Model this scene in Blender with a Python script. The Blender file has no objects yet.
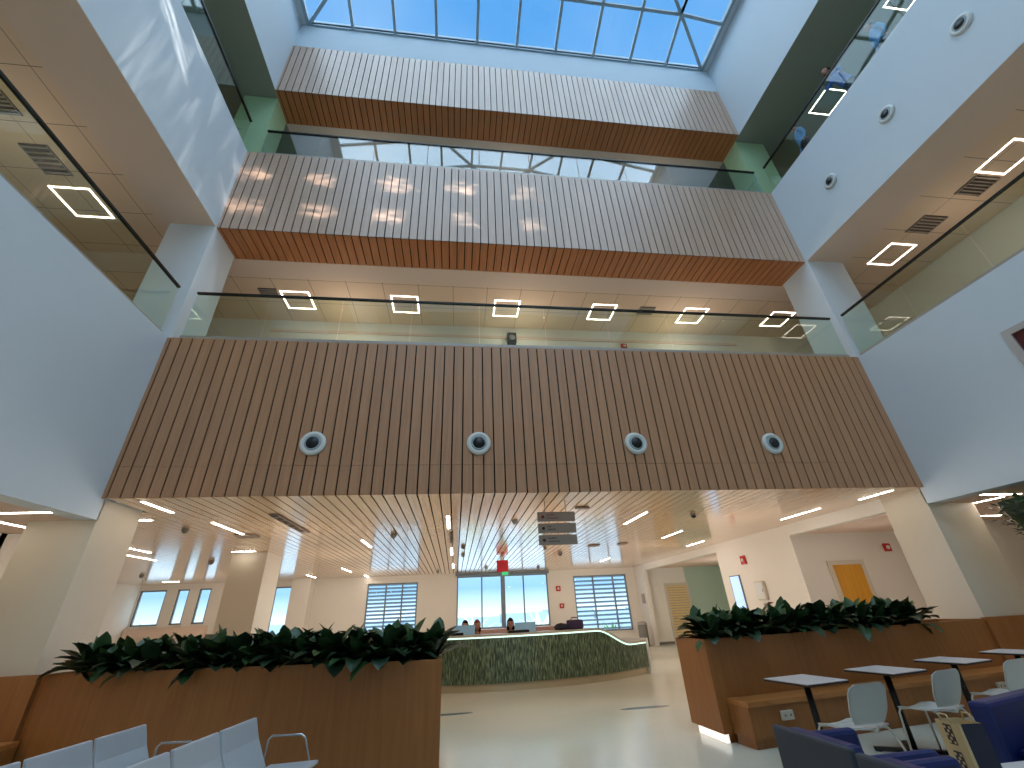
import bpy, bmesh, math, random
from math import sin, cos, pi, radians
from mathutils import Vector, Matrix
random.seed(7)
scene = bpy.context.scene
C = scene.collection

# ------------------------------------------------------------------ materials
def new_mat(name):
    m = bpy.data.materials.new(name); m.use_nodes = True
    nt = m.node_tree; b = nt.nodes['Principled BSDF']
    return m, nt, b
def srgb(r, g, b):
    f = lambda c: (c/255/12.92) if c/255 <= .04045 else ((c/255+.055)/1.055)**2.4
    return (f(r), f(g), f(b), 1)
def plain(name, col, rough=.6, metal=0, noise=.04, nscale=3.0, spec=.5):
    m, nt, b = new_mat(name)
    n = nt.nodes; l = nt.links
    tc = n.new('ShaderNodeTexCoord'); no = n.new('ShaderNodeTexNoise')
    no.inputs['Scale'].default_value = nscale; no.inputs['Detail'].default_value = 3
    l.new(tc.outputs['Object'], no.inputs['Vector'])
    mx = n.new('ShaderNodeMix'); mx.data_type = 'RGBA'
    mx.inputs[6].default_value = tuple(c*(1-noise) for c in col[:3])+(1,)
    mx.inputs[7].default_value = tuple(min(1, c*(1+noise)) for c in col[:3])+(1,)
    l.new(no.outputs['Fac'], mx.inputs[0]); l.new(mx.outputs[2], b.inputs['Base Color'])
    b.inputs['Roughness'].default_value = rough; b.inputs['Metallic'].default_value = metal
    b.inputs['Specular IOR Level'].default_value = spec
    return m
def emis(name, col, strength):
    m, nt, b = new_mat(name)
    b.inputs['Base Color'].default_value = col
    b.inputs['Emission Color'].default_value = col
    b.inputs['Emission Strength'].default_value = strength
    return m
def wood(name, c1, c2, rough=.4, axis='Z', plank=True, spec=.5, coat=0, coatr=.14):
    """wood grain stretched along axis; every plank (pitch 0.1805 in x) a little different"""
    m, nt, b = new_mat(name); n = nt.nodes; l = nt.links
    g = n.new('ShaderNodeNewGeometry')
    mp = n.new('ShaderNodeMapping')
    s = {'Z': (14, 14, .7), 'Y': (14, .7, 14), 'X': (.7, 14, 14)}[axis]
    mp.inputs['Scale'].default_value = s
    l.new(g.outputs['Position'], mp.inputs['Vector'])
    no = n.new('ShaderNodeTexNoise'); no.inputs['Scale'].default_value = 1.6; no.inputs['Detail'].default_value = 5
    no.inputs['Distortion'].default_value = .6
    l.new(mp.outputs[0], no.inputs['Vector'])
    cr = n.new('ShaderNodeValToRGB')
    cr.color_ramp.elements[0].position = .3; cr.color_ramp.elements[0].color = c1
    cr.color_ramp.elements[1].position = .72; cr.color_ramp.elements[1].color = c2
    l.new(no.outputs['Fac'], cr.inputs[0])
    out = cr.outputs[0]
    if plank:
        sx = n.new('ShaderNodeSeparateXYZ'); l.new(g.outputs['Position'], sx.inputs[0])
        a = n.new('ShaderNodeMath'); a.operation = 'ADD'; a.inputs[1].default_value = 5.154
        d = n.new('ShaderNodeMath'); d.operation = 'DIVIDE'; d.inputs[1].default_value = .1805
        fl = n.new('ShaderNodeMath'); fl.operation = 'FLOOR'
        wn = n.new('ShaderNodeTexWhiteNoise'); wn.noise_dimensions = '1D'
        l.new(sx.outputs[0], a.inputs[0]); l.new(a.outputs[0], d.inputs[0]); l.new(d.outputs[0], fl.inputs[0]); l.new(fl.outputs[0], wn.inputs['W'])
        mr = n.new('ShaderNodeMapRange'); mr.inputs[3].default_value = .93; mr.inputs[4].default_value = 1.04
        l.new(wn.outputs['Value'], mr.inputs[0])
        vm = n.new('ShaderNodeVectorMath'); vm.operation = 'SCALE'
        l.new(out, vm.inputs[0]); l.new(mr.outputs[0], vm.inputs['Scale'])
        out = vm.outputs[0]
    l.new(out, b.inputs['Base Color'])
    b.inputs['Roughness'].default_value = rough
    b.inputs['Specular IOR Level'].default_value = spec
    b.inputs['Coat Weight'].default_value = coat; b.inputs['Coat Roughness'].default_value = coatr; b.inputs['Coat IOR'].default_value = 1.65 if coatr > .3 else 2.8
    return m
def glass(name, tint=(.9, .97, .93, 1), ior=1.5, rough=0.0):
    """clear architectural glass: fresnel blend of see-through and mirror"""
    m = bpy.data.materials.new(name); m.use_nodes = True
    nt = m.node_tree; n = nt.nodes; l = nt.links; n.clear()
    o = n.new('ShaderNodeOutputMaterial'); t = n.new('ShaderNodeBsdfTransparent'); t.inputs[0].default_value = tint
    gl = n.new('ShaderNodeBsdfGlossy'); gl.inputs['Roughness'].default_value = rough
    g = n.new('ShaderNodeNewGeometry'); dt = n.new('ShaderNodeVectorMath'); dt.operation = 'DOT_PRODUCT'
    l.new(g.outputs['Incoming'], dt.inputs[0]); l.new(g.outputs['Normal'], dt.inputs[1])
    def mth(op, a, b=None):
        q = n.new('ShaderNodeMath'); q.operation = op
        for i, v in enumerate((a, b)):
            if v is None: continue
            if hasattr(v, 'links'): l.new(v, q.inputs[i])
            else: q.inputs[i].default_value = v
        return q.outputs[0]
    r0 = ((ior-1)/(ior+1))**2
    c = mth('SUBTRACT', 1.0, mth('ABSOLUTE', dt.outputs['Value'])); c5 = mth('POWER', c, 5.0)
    fr = mth('ADD', mth('MULTIPLY', c5, 1-r0), r0)
    mx = n.new('ShaderNodeMixShader')
    l.new(fr, mx.inputs[0]); l.new(t.outputs[0], mx.inputs[1]); l.new(gl.outputs[0], mx.inputs[2]); l.new(mx.outputs[0], o.inputs[0])
    return m
def tiles(name, col, line, size, rough=.7, lw=.012, offx=0, offy=0, size_y=None):
    m, nt, b = new_mat(name); n = nt.nodes; l = nt.links
    g = n.new('ShaderNodeNewGeometry'); sx = n.new('ShaderNodeSeparateXYZ'); l.new(g.outputs['Position'], sx.inputs[0])
    outs = []
    for i, (off, sz) in enumerate(((offx, size), (offy, size_y or size))):
        a = n.new('ShaderNodeMath'); a.operation = 'ADD'; a.inputs[1].default_value = off
        d = n.new('ShaderNodeMath'); d.operation = 'DIVIDE'; d.inputs[1].default_value = sz
        fr = n.new('ShaderNodeMath'); fr.operation = 'FRACT'
        lt = n.new('ShaderNodeMath'); lt.operation = 'LESS_THAN'; lt.inputs[1].default_value = lw/sz
        l.new(sx.outputs[i], a.inputs[0]); l.new(a.outputs[0], d.inputs[0]); l.new(d.outputs[0], fr.inputs[0]); l.new(fr.outputs[0], lt.inputs[0])
        outs.append(lt.outputs[0])
    mxm = n.new('ShaderNodeMath'); mxm.operation = 'MAXIMUM'; l.new(outs[0], mxm.inputs[0]); l.new(outs[1], mxm.inputs[1])
    mx = n.new('ShaderNodeMix'); mx.data_type = 'RGBA'; mx.inputs[6].default_value = col; mx.inputs[7].default_value = line
    l.new(mxm.outputs[0], mx.inputs[0]); l.new(mx.outputs[2], b.inputs['Base Color'])
    b.inputs['Roughness'].default_value = rough
    return m

M = {}
M['white'] = plain('white_paint', srgb(214, 221, 226), .75, noise=.015)
M['cream'] = plain('cream_paint', srgb(228, 221, 210), .7, noise=.015)
M['column'] = plain('column_paint', srgb(206, 195, 176), .35, noise=.01)
M['green'] = plain('green_paint', srgb(182, 208, 162), .6, noise=.02)
M['palegreen'] = plain('pale_green_paint', srgb(178, 196, 178), .45, noise=.02)
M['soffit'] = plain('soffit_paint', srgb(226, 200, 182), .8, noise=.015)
M['soffit_shade'] = plain('soffit_painted_shade', srgb(150, 152, 138), .8, noise=.02)  # darker copy of the soffit colour, with the gallery's shade put in
M['ctile'] = tiles('ceiling_tile', srgb(228, 198, 170), srgb(140, 115, 98), .9, offx=.2, offy=.35)
M['slat'] = wood('slat_wood', srgb(178, 124, 84), srgb(194, 140, 98), .5, coat=.35, coatr=.42)
M['slat_lit'] = wood('slat_wood_painted_lit', srgb(198, 158, 130), srgb(216, 176, 148), .45, coat=.8, coatr=.42)  # same slat wood coloured lighter, standing in for brighter light higher up
M['slat_soffit'] = wood('slat_wood_soffit', srgb(176, 108, 64), srgb(200, 128, 80), .4, 'Y')
M['backing'] = plain('dark_backing', srgb(26, 14, 11), .9)
M['slatceil'] = wood('ceiling_slat_wood', srgb(216, 176, 138), srgb(234, 200, 164), .25, 'Y', coat=1.0)
M['cladding'] = wood('planter_veneer', srgb(144, 90, 44), srgb(160, 102, 52), .38, 'Z', plank=False)
M['cladding2'] = wood('bench_veneer', srgb(164, 104, 52), srgb(188, 124, 66), .38, 'X', plank=False)
M['doorwood'] = wood('door_veneer', srgb(205, 140, 30), srgb(220, 158, 48), .4, 'Z', plank=False)
M['paledoor'] = wood('pale_door_veneer', srgb(214, 186, 130), srgb(228, 200, 146), .4, 'Z', plank=False)
M['glass'] = glass('balustrade_glass', (.88, .95, .90, 1), 1.55)
M['glass3'] = glass('upper_balustrade_glass', (.85, .93, .97, 1), 2.1)
M['wglass'] = glass('window_glass', (.92, .98, 1, 1), 1.45)
M['skyglass'] = glass('skylight_glass', (.80, .93, 1, 1), 1.45)
M['rail'] = plain('dark_rail_metal', srgb(52, 50, 46), .35, metal=.7)
M['shoe'] = plain('balustrade_shoe_metal', srgb(176, 170, 160), .35, metal=.4)
M['alu'] = plain('window_aluminium', srgb(128, 142, 150), .4, metal=.3)
M['skybar'] = plain('skylight_bar_paint', srgb(150, 170, 180), .5)
M['offwhite'] = plain('nozzle_white', srgb(218, 218, 212), .4)
M['nozzleball'] = plain('nozzle_grey', srgb(170, 182, 184), .4)
M['black'] = plain('black_plastic', srgb(18, 18, 20), .45)
M['grey'] = plain('grey_plastic', srgb(120, 118, 112), .5)
M['signgrey'] = plain('sign_grey', srgb(168, 152, 140), .5)
M['signred'] = plain('sign_red', srgb(150, 40, 34), .5)
M['signdark'] = plain('sign_dark', srgb(60, 50, 50), .5)
M['red'] = plain('alarm_red', srgb(190, 35, 28), .35)
M['exitred'] = emis('exit_red', srgb(170, 20, 34), .15)
M['exitgreen'] = emis('exit_green', srgb(60, 200, 130), .4)
M['led'] = emis('led_white', (1.0, .92, .82, 1), 16)
M['ledframe'] = emis('led_frame_white', (1.0, .88, .78, 1), 9)
M['ledgreen'] = emis('counter_led', (.66, .95, .82, 1), 1.2)
M['screen'] = emis('monitor_screen', srgb(120, 150, 165), .35)
M['leaf'] = plain('leaf_green', srgb(48, 80, 42), .4, noise=.45, nscale=9)
M['leaf2'] = plain('leaf_dark_green', srgb(32, 54, 32), .42, noise=.4, nscale=9)
M['soil'] = plain('soil', srgb(38, 28, 22), .95, noise=.3, nscale=30)
M['anthurium'] = plain('red_flower', srgb(200, 60, 70), .3)
M['tabletop'] = plain('table_laminate', srgb(214, 208, 204), .35, noise=.01)
M['tableedge'] = plain('table_edge', srgb(52, 36, 28), .5)
M['chairshell'] = plain('chair_shell', srgb(196, 196, 190), .4, noise=.01)
M['chairmetal'] = plain('chair_leg_metal', srgb(212, 204, 190), .35, metal=.2)
M['chrome'] = plain('chrome', srgb(190, 190, 190), .2, metal=1)
M['beamseat'] = plain('beam_seat_shell', srgb(186, 192, 196), .35, noise=.01)
M['blue'] = plain('blue_vinyl', srgb(8, 30, 88), .45, noise=.08)
M['charcoal'] = plain('charcoal_fabric', srgb(70, 72, 80), .8, noise=.08, nscale=40)
M['bagcream'] = plain('bag_cream', srgb(214, 190, 140), .6)
M['bagnavy'] = plain('bag_navy', srgb(26, 30, 52), .55)
M['socket'] = plain('socket_white', srgb(200, 188, 170), .5)
M['skin'] = plain('skin', srgb(178, 125, 98), .55)
M['hair'] = plain('hair', srgb(24, 20, 18), .6)
M['shirtblue'] = plain('shirt_blue', srgb(30, 100, 205), .8)
M['shirtpale'] = plain('shirt_pale_blue', srgb(95, 155, 215), .8)
M['trousers'] = plain('dark_trousers', srgb(30, 32, 44), .8)
M['scarfred'] = plain('scarf_red', srgb(140, 70, 62), .8)
M['scarfdark'] = plain('scarf_dark', srgb(36, 26, 34), .8)
M['plum'] = plain('plum_cloth', srgb(60, 44, 70), .8)
M['picture'] = plain('picture_print', srgb(92, 30, 34), .4, noise=.5, nscale=6)
M['pframe'] = plain('picture_frame', srgb(190, 182, 176), .4)
M['outground'] = plain('outdoor_paving', srgb(225, 225, 220), .9, nscale=.2)
M['outbuilding'] = plain('outdoor_building', srgb(205, 220, 232), .8)
M['outplant'] = plain('outdoor_pale_leaf', srgb(245, 245, 225), .7)
M['outgreen'] = plain('outdoor_shrub', srgb(120, 160, 90), .7, noise=.3, nscale=4)
M['louvre'] = plain('louvre_metal', srgb(120, 140, 165), .4, metal=.2)
M['plinthlight'] = emis('plinth_led', (1, .98, .92, 1), .9)
M['ventdark'] = plain('vent_dark', srgb(88, 74, 62), .7)

# terrazzo floor: pale greenish cream with large tile joints and faint blue veins
def floor_mat():
    m, nt, b = new_mat('floor_terrazzo'); n = nt.nodes; l = nt.links
    g = n.new('ShaderNodeNewGeometry')
    no = n.new('ShaderNodeTexNoise'); no.inputs['Scale'].default_value = 60; no.inputs['Detail'].default_value = 2
    l.new(g.outputs['Position'], no.inputs['Vector'])
    n2 = n.new('ShaderNodeTexNoise'); n2.inputs['Scale'].default_value = .35; n2.inputs['Detail'].default_value = 2
    l.new(g.outputs['Position'], n2.inputs['Vector'])
    mx = n.new('ShaderNodeMix'); mx.data_type = 'RGBA'
    mx.inputs[6].default_value = srgb(200, 198, 180); mx.inputs[7].default_value = srgb(226, 222, 206)
    l.new(no.outputs['Fac'], mx.inputs[0])
    mx2 = n.new('ShaderNodeMix'); mx2.data_type = 'RGBA'; mx2.blend_type = 'MULTIPLY'; mx2.inputs[0].default_value = 1
    cr = n.new('ShaderNodeValToRGB'); cr.color_ramp.elements[0].position = .35; cr.color_ramp.elements[0].color = (.86, .92, .92, 1)
    cr.color_ramp.elements[1].position = .6; cr.color_ramp.elements[1].color = (1, 1, 1, 1)
    l.new(n2.outputs['Fac'], cr.inputs[0]); l.new(mx.outputs[2], mx2.inputs[6]); l.new(cr.outputs[0], mx2.inputs[7])
    # inlaid lens-shaped blue-grey streaks
    mp = n.new('ShaderNodeMapping'); mp.inputs['Rotation'].default_value = (0, 0, .5); mp.inputs['Scale'].default_value = (.38, 1.9, 1)
    l.new(g.outputs['Position'], mp.inputs['Vector'])
    vo = n.new('ShaderNodeTexVoronoi'); vo.inputs['Scale'].default_value = .5; l.new(mp.outputs[0], vo.inputs['Vector'])
    lt = n.new('ShaderNodeMath'); lt.operation = 'LESS_THAN'; lt.inputs[1].default_value = .085; l.new(vo.outputs['Distance'], lt.inputs[0])
    mx3 = n.new('ShaderNodeMix'); mx3.data_type = 'RGBA'; mx3.inputs[7].default_value = srgb(96, 118, 138)
    l.new(lt.outputs[0], mx3.inputs[0]); l.new(mx2.outputs[2], mx3.inputs[6])
    l.new(mx3.outputs[2], b.inputs['Base Color'])
    b.inputs['Roughness'].default_value = .16
    return m
M['floor'] = floor_mat()
# counter front: dark green glassy ribs
def reed_mat():
    m, nt, b = new_mat('counter_reed_panel'); n = nt.nodes; l = nt.links
    g = n.new('ShaderNodeNewGeometry'); mp = n.new('ShaderNodeMapping'); mp.inputs['Scale'].default_value = (55, 55, 7)
    l.new(g.outputs['Position'], mp.inputs['Vector'])
    no = n.new('ShaderNodeTexNoise'); no.inputs['Scale'].default_value = 1; no.inputs['Detail'].default_value = 2; no.inputs['Distortion'].default_value = .3
    l.new(mp.outputs[0], no.inputs['Vector'])
    cr = n.new('ShaderNodeValToRGB')
    cr.color_ramp.elements[0].position = .36; cr.color_ramp.elements[0].color = srgb(34, 48, 36)
    cr.color_ramp.elements[1].position = .68; cr.color_ramp.elements[1].color = srgb(128, 142, 114)
    e = cr.color_ramp.elements.new(.52); e.color = srgb(72, 90, 68)
    l.new(no.outputs['Fac'], cr.inputs[0]); l.new(cr.outputs[0], b.inputs['Base Color'])
    b.inputs['Roughness'].default_value = .3
    return m
M['reed'] = reed_mat()
M['countertop'] = plain('countertop_stone', srgb(176, 168, 150), .3)
M['kick'] = plain('counter_kick_metal', srgb(180, 168, 140), .25, metal=.4)

# ------------------------------------------------------------------ mesh builder
class MB:
    def __init__(s): s.v = []; s.f = []; s.m = []; s.sm = []
    def add(s, vs, fs, mi=0, smooth=False, mat=None):
        o = len(s.v)
        s.v += [tuple(mat @ Vector(p)) if mat is not None else tuple(p) for p in vs]
        s.f += [tuple(i+o for i in f) for f in fs]; s.m += [mi]*len(fs); s.sm += [smooth]*len(fs); return s
    def box(s, x0, x1, y0, y1, z0, z1, mi=0, mat=None):
        if x0 > x1: x0, x1 = x1, x0
        if y0 > y1: y0, y1 = y1, y0
        if z0 > z1: z0, z1 = z1, z0
        v = [(x0,y0,z0),(x1,y0,z0),(x1,y1,z0),(x0,y1,z0),(x0,y0,z1),(x1,y0,z1),(x1,y1,z1),(x0,y1,z1)]
        f = [(0,3,2,1),(4,5,6,7),(0,1,5,4),(1,2,6,5),(2,3,7,6),(3,0,4,7)]
        return s.add(v, f, mi, False, mat)
    def prism(s, poly, z0, z1, mi=0, mat=None):
        n = len(poly)
        v = [(p[0], p[1], z0) for p in poly]+[(p[0], p[1], z1) for p in poly]
        f = [tuple(range(n-1, -1, -1)), tuple(range(n, 2*n))]+[(i, (i+1) % n, (i+1) % n+n, i+n) for i in range(n)]
        return s.add(v, f, mi, False, mat)
    def tube(s, pts, r, seg=8, mi=0, mat=None):
        pts = [Vector(p) for p in pts]; rings = []
        n = len(pts); rr = r if isinstance(r, (list, tuple)) else [r]*n
        vs = []; fs = []
        up = None
        for i, p in enumerate(pts):
            d = (pts[min(i+1, n-1)]-pts[max(i-1, 0)]).normalized()
            if up is None:
                a = Vector((0, 0, 1)) if abs(d.z) < .9 else Vector((1, 0, 0)); u = d.cross(a).normalized()
            else: u = (up - d*up.dot(d)).normalized()
            up = u; w = d.cross(u)
            for k in range(seg):
                t = 2*pi*k/seg; vs.append(tuple(p+(u*cos(t)+w*sin(t))*rr[i]))
        for i in range(n-1):
            for k in range(seg):
                a = i*seg+k; b = i*seg+(k+1) % seg; fs.append((a, b, b+seg, a+seg))
        fs.append(tuple(range(seg-1, -1, -1))); fs.append(tuple(range((n-1)*seg, n*seg)))
        return s.add(vs, fs, mi, True, mat)
    def lathe(s, prof, seg=20, mi=0, mat=None, smooth=True):
        vs = []; fs = []
        for r, z in prof:
            for k in range(seg):
                t = 2*pi*k/seg; vs.append((r*cos(t), r*sin(t), z))
        for i in range(len(prof)-1):
            for k in range(seg):
                a = i*seg+k; b = i*seg+(k+1) % seg; fs.append((a, b, b+seg, a+seg))
        if prof[0][0] > 1e-4: fs.append(tuple(range(seg-1, -1, -1)))
        if prof[-1][0] > 1e-4: fs.append(tuple(range((len(prof)-1)*seg, len(prof)*seg)))
        return s.add(vs, fs, mi, smooth, mat)
    def build(s, name, mats, parent=None, loc=None, bevel=0, subsurf=0, rotz=0):
        me = bpy.data.meshes.new(name); me.from_pydata(s.v, [], s.f); 
        if not isinstance(mats, (list, tuple)): mats = [mats]
        for m in mats: me.materials.append(m)
        me.polygons.foreach_set('material_index', s.m); me.polygons.foreach_set('use_smooth', s.sm)
        me.update()
        o = bpy.data.objects.new(name, me); C.objects.link(o)
        if parent: o.parent = parent
        if loc: o.location = loc
        if rotz: o.rotation_euler.z = rotz
        if bevel:
            b = o.modifiers.new('bevel', 'BEVEL'); b.width = bevel; b.segments = 2; b.limit_method = 'ANGLE'
        if subsurf:
            b = o.modifiers.new('sub', 'SUBSURF'); b.levels = subsurf; b.render_levels = subsurf
        return o
def struct(o, label=None):
    o['kind'] = 'structure'
    if label: o['label'] = label
    return o
def tag(o, label, cat, group=None, kind=None):
    o['label'] = label; o['category'] = cat
    if group: o['group'] = group
    if kind: o['kind'] = kind
    return o
def thing(name, label, cat, loc=(0, 0, 0), rotz=0, group=None):
    o = bpy.data.objects.new(name, None); C.objects.link(o); o.location = loc; o.rotation_euler = (0, 0, rotz)
    o.empty_display_size = .1
    return tag(o, label, cat, group)
def dup(root, loc=None, rotz=None, label=None, group=None, scale=None):
    r = root.copy(); C.objects.link(r)
    if loc: r.location = loc
    if rotz is not None: r.rotation_euler = (0, 0, rotz)
    if label: r['label'] = label
    if group: r['group'] = group
    if scale: r.scale = (scale,)*3
    for ch in list(root.children):
        c = ch.copy(); C.objects.link(c); c.parent = r
        for g in list(ch.children):
            d = g.copy(); C.objects.link(d); d.parent = c
    return r

# ------------------------------------------------------------------ dimensions
XL, XR = -5.22, 8.72            # atrium side planes
YF = 7.0                        # far slatted fascia
YB = -9.0                       # wall behind the camera
S1 = 2.97; A1 = 3.26; B1 = 6.14; A2 = 9.06; B2 = 11.69; A3 = 14.61; B3 = 17.06; TOP = 18.42
D2, D3 = 7.10, 7.19
E2, E3 = 8.02, 8.13
P = .1805; G0 = -5.154; GW = .023
YBACK = 22.0; XFL = -13.45      # lobby back wall / far left wall

# ------------------------------------------------------------------ setting
struct(MB().box(-16, 16, YB-.3, 23, -.12, 0).build('floor', M['floor']))
# slatted far fascias
def slats_x(x0, x1):
    k0 = math.ceil((x0-G0)/P); xs = [x0]
    k = k0
    while G0+k*P < x1-.02: xs.append(G0+k*P); k += 1
    xs.append(x1)
    return [(a+(GW/2 if i else 0), b-(GW/2 if i < len(xs)-2 else 0)) for i, (a, b) in enumerate(zip(xs[:-1], xs[1:]))]
mb = MB()
for a, b in slats_x(XL, XR):
    if b-a < .01: continue
    mb.box(a, b, YF, YF+.02, A1, 3.745); mb.box(a, b, YF, YF+.02, 3.75, B1)
mb.box(XL, XR, YF+.035, YF+.3, A1+.045, B1, 1)
struct(mb.build('wall_far', [M['slat'], M['backing']]), 'lowest slatted timber fascia above the lobby')
for (z0, z1, y, e, lab) in ((A2, B2, D2, E2, 'middle slatted timber fascia'), (A3, B3, D3, E3, 'topmost slatted timber fascia')):
    mb = MB()
    for a, b in slats_x(XL, XR):
        if b-a < .01: continue
        mb.box(a, b, y, y+.02, z0, z1, 0)
        mb.box(a, b, y+.001, e, z0, z0+.02, 1)
    mb.box(XL, XR, y+.035, e, z0+.035, z1, 2)
    struct(mb.build('wall_far', [M['slat_lit'], M['slat_soffit'], M['backing']]), lab)
# white band above the topmost fascia and skylight kerb
KL, KR, KY = -4.95, 8.43, 7.14
struct(MB().box(XL-.3, XR+.3, D3+.0, D3+.4, B3, TOP+.35).build('wall_far', M['white']), 'white wall band under the skylight')
# levels 2 and 3 behind the far balustrade
struct(MB().box(XL-4, XR+4, YF+.3, 10.4, B1-.55, B1-.02).build('floor', M['floor']))
struct(MB().box(XL-4, XR+4, D2+.95, 10.4, B2-.55, B2-.02).build('floor', M['floor']))
struct(MB().box(XL-4, XR+4, 10.37, 10.6, B1, A2).build('wall_far', M['cream']), 'cream corridor wall on the first gallery')
struct(MB().box(XL-4, XR+4, 10.37, 10.6, B2, A3).build('wall_far', M['palegreen']), 'pale green corridor wall on the second gallery')
struct(MB().box(XL, XR, 10.34, 10.37, 8.66, 8.74).build('trim_1', M['soffit']))
struct(MB().box(XL-3.6, XR+3.6, E2, 8.6, A2, A2+.1).build('ceiling', M['soffit']))
struct(MB().box(XL-3.6, XR+3.6, 8.6, 10.4, A2+.01, A2+.11).build('ceiling', M['ctile']))
struct(MB().box(XL-3.6, XR+3.6, E3, 10.4, A3, A3+.1).build('ceiling', M['soffit']))

# side walls (gallery fronts), soffits, outer walls, gallery floors
def side(s, X, nm):
    o = .28*s
    def bx(x0, x1, y0, y1, z0, z1, name, mat, lab=None):
        struct(MB().box(x0, x1, y0, y1, z0, z1).build(name, mat), lab)
    bx(X, X+o, YB, YF+.1, S1, B1, 'wall_'+nm, M['white'], 'white %s gallery front, lowest band' % nm)
    bx(X, X+o, YB, D2+.3, A2, B2, 'wall_'+nm, M['white'], 'white %s gallery front, middle band' % nm)
    bx(X, X+o, YB, D3+.3, A3, TOP+.35, 'wall_'+nm, M['white'], 'white %s gallery front, topmost band' % nm)
    OX = (12.2 if s > 0 else -8.7)
    bx(X+o, OX+s*.2, YB, 10.37, B1-.5, B1-.02, 'floor', M['floor'])
    bx(X+o, OX+s*.2, YB, 10.37, B2-.5, B2-.02, 'floor', M['floor'])
    bx(X+s*.004, X+s*1.1, YB, 8.0, A2-.006, A2+.1, 'ceiling', M['soffit'])
    bx(X+s*1.1, OX, YB, 8.0, A2+.01, A2+.11, 'ceiling', M['ctile'])
    bx(X+s*.004, OX, YB, 10.37, A3-.006, A3+.1, 'ceiling', M['soffit_shade'])
    bx(OX, OX+s*.2, YB, 10.4, B1, A2+.1, 'wall_'+nm, M['cream'], 'cream outer wall of the first %s gallery' % nm)
    bx(OX, OX+s*.2, YB, 10.4, B2, A3+.1, 'wall_'+nm, M['palegreen'], 'outer wall of the second %s gallery' % nm)
    # corner column, one continuous shaft
    w = .88 if s < 0 else 1.0
    x0, x1 = (X-w, X) if s < 0 else (X, X+w)
    bx(x0, x1, 7.08, 7.95, 0, S1+.3, 'wall_'+nm, M['column'], 'square corner column at the %s of the lobby opening' % nm)
    bx(x0, x1, 7.301, 7.95, S1+.3, B2-.02, 'wall_'+nm, M['white'])
    bx(x0, x1, 7.05, 7.301, B1-.02, A2, 'wall_'+nm, M['white'])
    bx(x0, x1, 7.42, 8.1, B2-.02, A3, 'wall_'+nm, M['green'])
side(-1, XL, 'left'); side(1, XR, 'right')
# upper wall behind the camera
struct(MB().box(XL-4, XR+4, YB-.3, YB, 0, TOP+.4).build('wall_near', M['white']))
# ground level side zones
struct(MB().box(XL-.28, -7.1, YB, 8.0, S1, S1+.1).build('ceiling', M['soffit']))
struct(MB().box(XR+.28, 14, YB, 9.06, S1, S1+.1).build('ceiling', M['soffit']))
struct(MB().box(XR+.2, 14, 7.96, 11.0, S1+.06, S1+.16).build('ceiling', M['soffit']))
struct(MB().box(-7.3, -7.1, YB, 8.3, 0, S1+.3).build('wall_left', M['cream']), 'cream ground floor wall beyond the left column')
struct(MB().box(11.85, 14.2, 9.06, 9.2, 0, S1+.1).build('wall_right', M['cream']), 'cream ground floor wall beyond the right column')
struct(MB().box(14, 14.2, YB, 9.2, 0, S1+.1).build('wall_right', M['cream']))
struct(MB().box(11.85, 12.0, 9.2, 10.83, 0, S1+.1).build('wall_right', M['cream']))

# wall with rectangular holes, in a Y plane
def holes_y(x0, x1, z0, z1, y0, y1, holes):
    xs = sorted(set([x0, x1]+[h[0] for h in holes]+[h[1] for h in holes]))
    zs = sorted(set([z0, z1]+[h[2] for h in holes]+[h[3] for h in holes]))
    mb = MB()
    for a, b in zip(xs[:-1], xs[1:]):
        run = None
        for c, d in zip(zs[:-1], zs[1:]):
            cx, cz = (a+b)/2, (c+d)/2
            if any(h[0] < cx < h[1] and h[2] < cz < h[3] for h in holes):
                if run: mb.box(a, b, y0, y1, *run); run = None
            else: run = (run[0], d) if run else (c, d)
        if run: mb.box(a, b, y0, y1, *run)
    return mb
# lobby: slatted ceiling, back wall with windows, right wall
mb = MB()
for a, b in slats_x(XFL, XR):
    if b-a < .01: continue
    y0 = YF+.02 if a > XL-.01 else 8.0
    mb.box(a, b, y0, YBACK, A1, A1+.02)
mb.box(XFL, XR, YF+.34, YBACK, A1+.035, A1+.2, 1)
struct(mb.build('ceiling', [M['slatceil'], M['backing']]), 'glossy timber slat ceiling of the lobby')
WN = [(-13.40, -12.34, 1.7, 3.05), (-11.91, -11.43, 1.7, 3.05), (-11.04, -10.55, 1.7, 3.05), (-7.95, -7.1, .9, 3.0),
      (-3.96, -1.71, 1.0, 2.97), (.07, 4.37, .95, 3.14), (5.63, 8.27, .6, 2.97)]
struct(holes_y(XFL-.2, 13.2, 0, A1+.2, YBACK, YBACK+.25, WN).build('wall_back', M['cream']))
struct(MB().box(XFL-.2, XFL, 8, YBACK, 0, A1+.2).build('wall_left', M['cream']), 'far left cream wall of the lobby')
struct(MB().box(XFL, -7.1, 7.9, 8.0, 0, A1+.2).build('wall_left', M['cream']))
struct(MB().box(-7.06, -6.28, 21.4, YBACK, 0, A1).build('wall_back', M['cream']), 'cream pier on the back wall')
struct(MB().box(-5.95, -5.06, 13.0, 14.1, 0, A1).build('wall_left', M['column']), 'square column standing in the left half of the lobby')
mb = MB()                                          # right wall with the recess
mb.box(XR, XR+.2, 10.83, 14.45, 0, A1+.1); mb.box(XR, XR+.2, 20.9, YBACK, 0, A1+.1)
mb.box(XR, XR+.2, 14.45, 20.9, 3.02, A1+.1); mb.box(XR, XR+.2, 7.95, 10.83, S1+.03, A1+.1)
struct(mb.build('wall_right', M['cream']), 'cream right wall of the lobby')
struct(MB().box(XR+.2, 12.0, 10.83, 11.0, 0, A1).build('wall_right', M['cream']), 'cream wall with the orange door')
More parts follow.
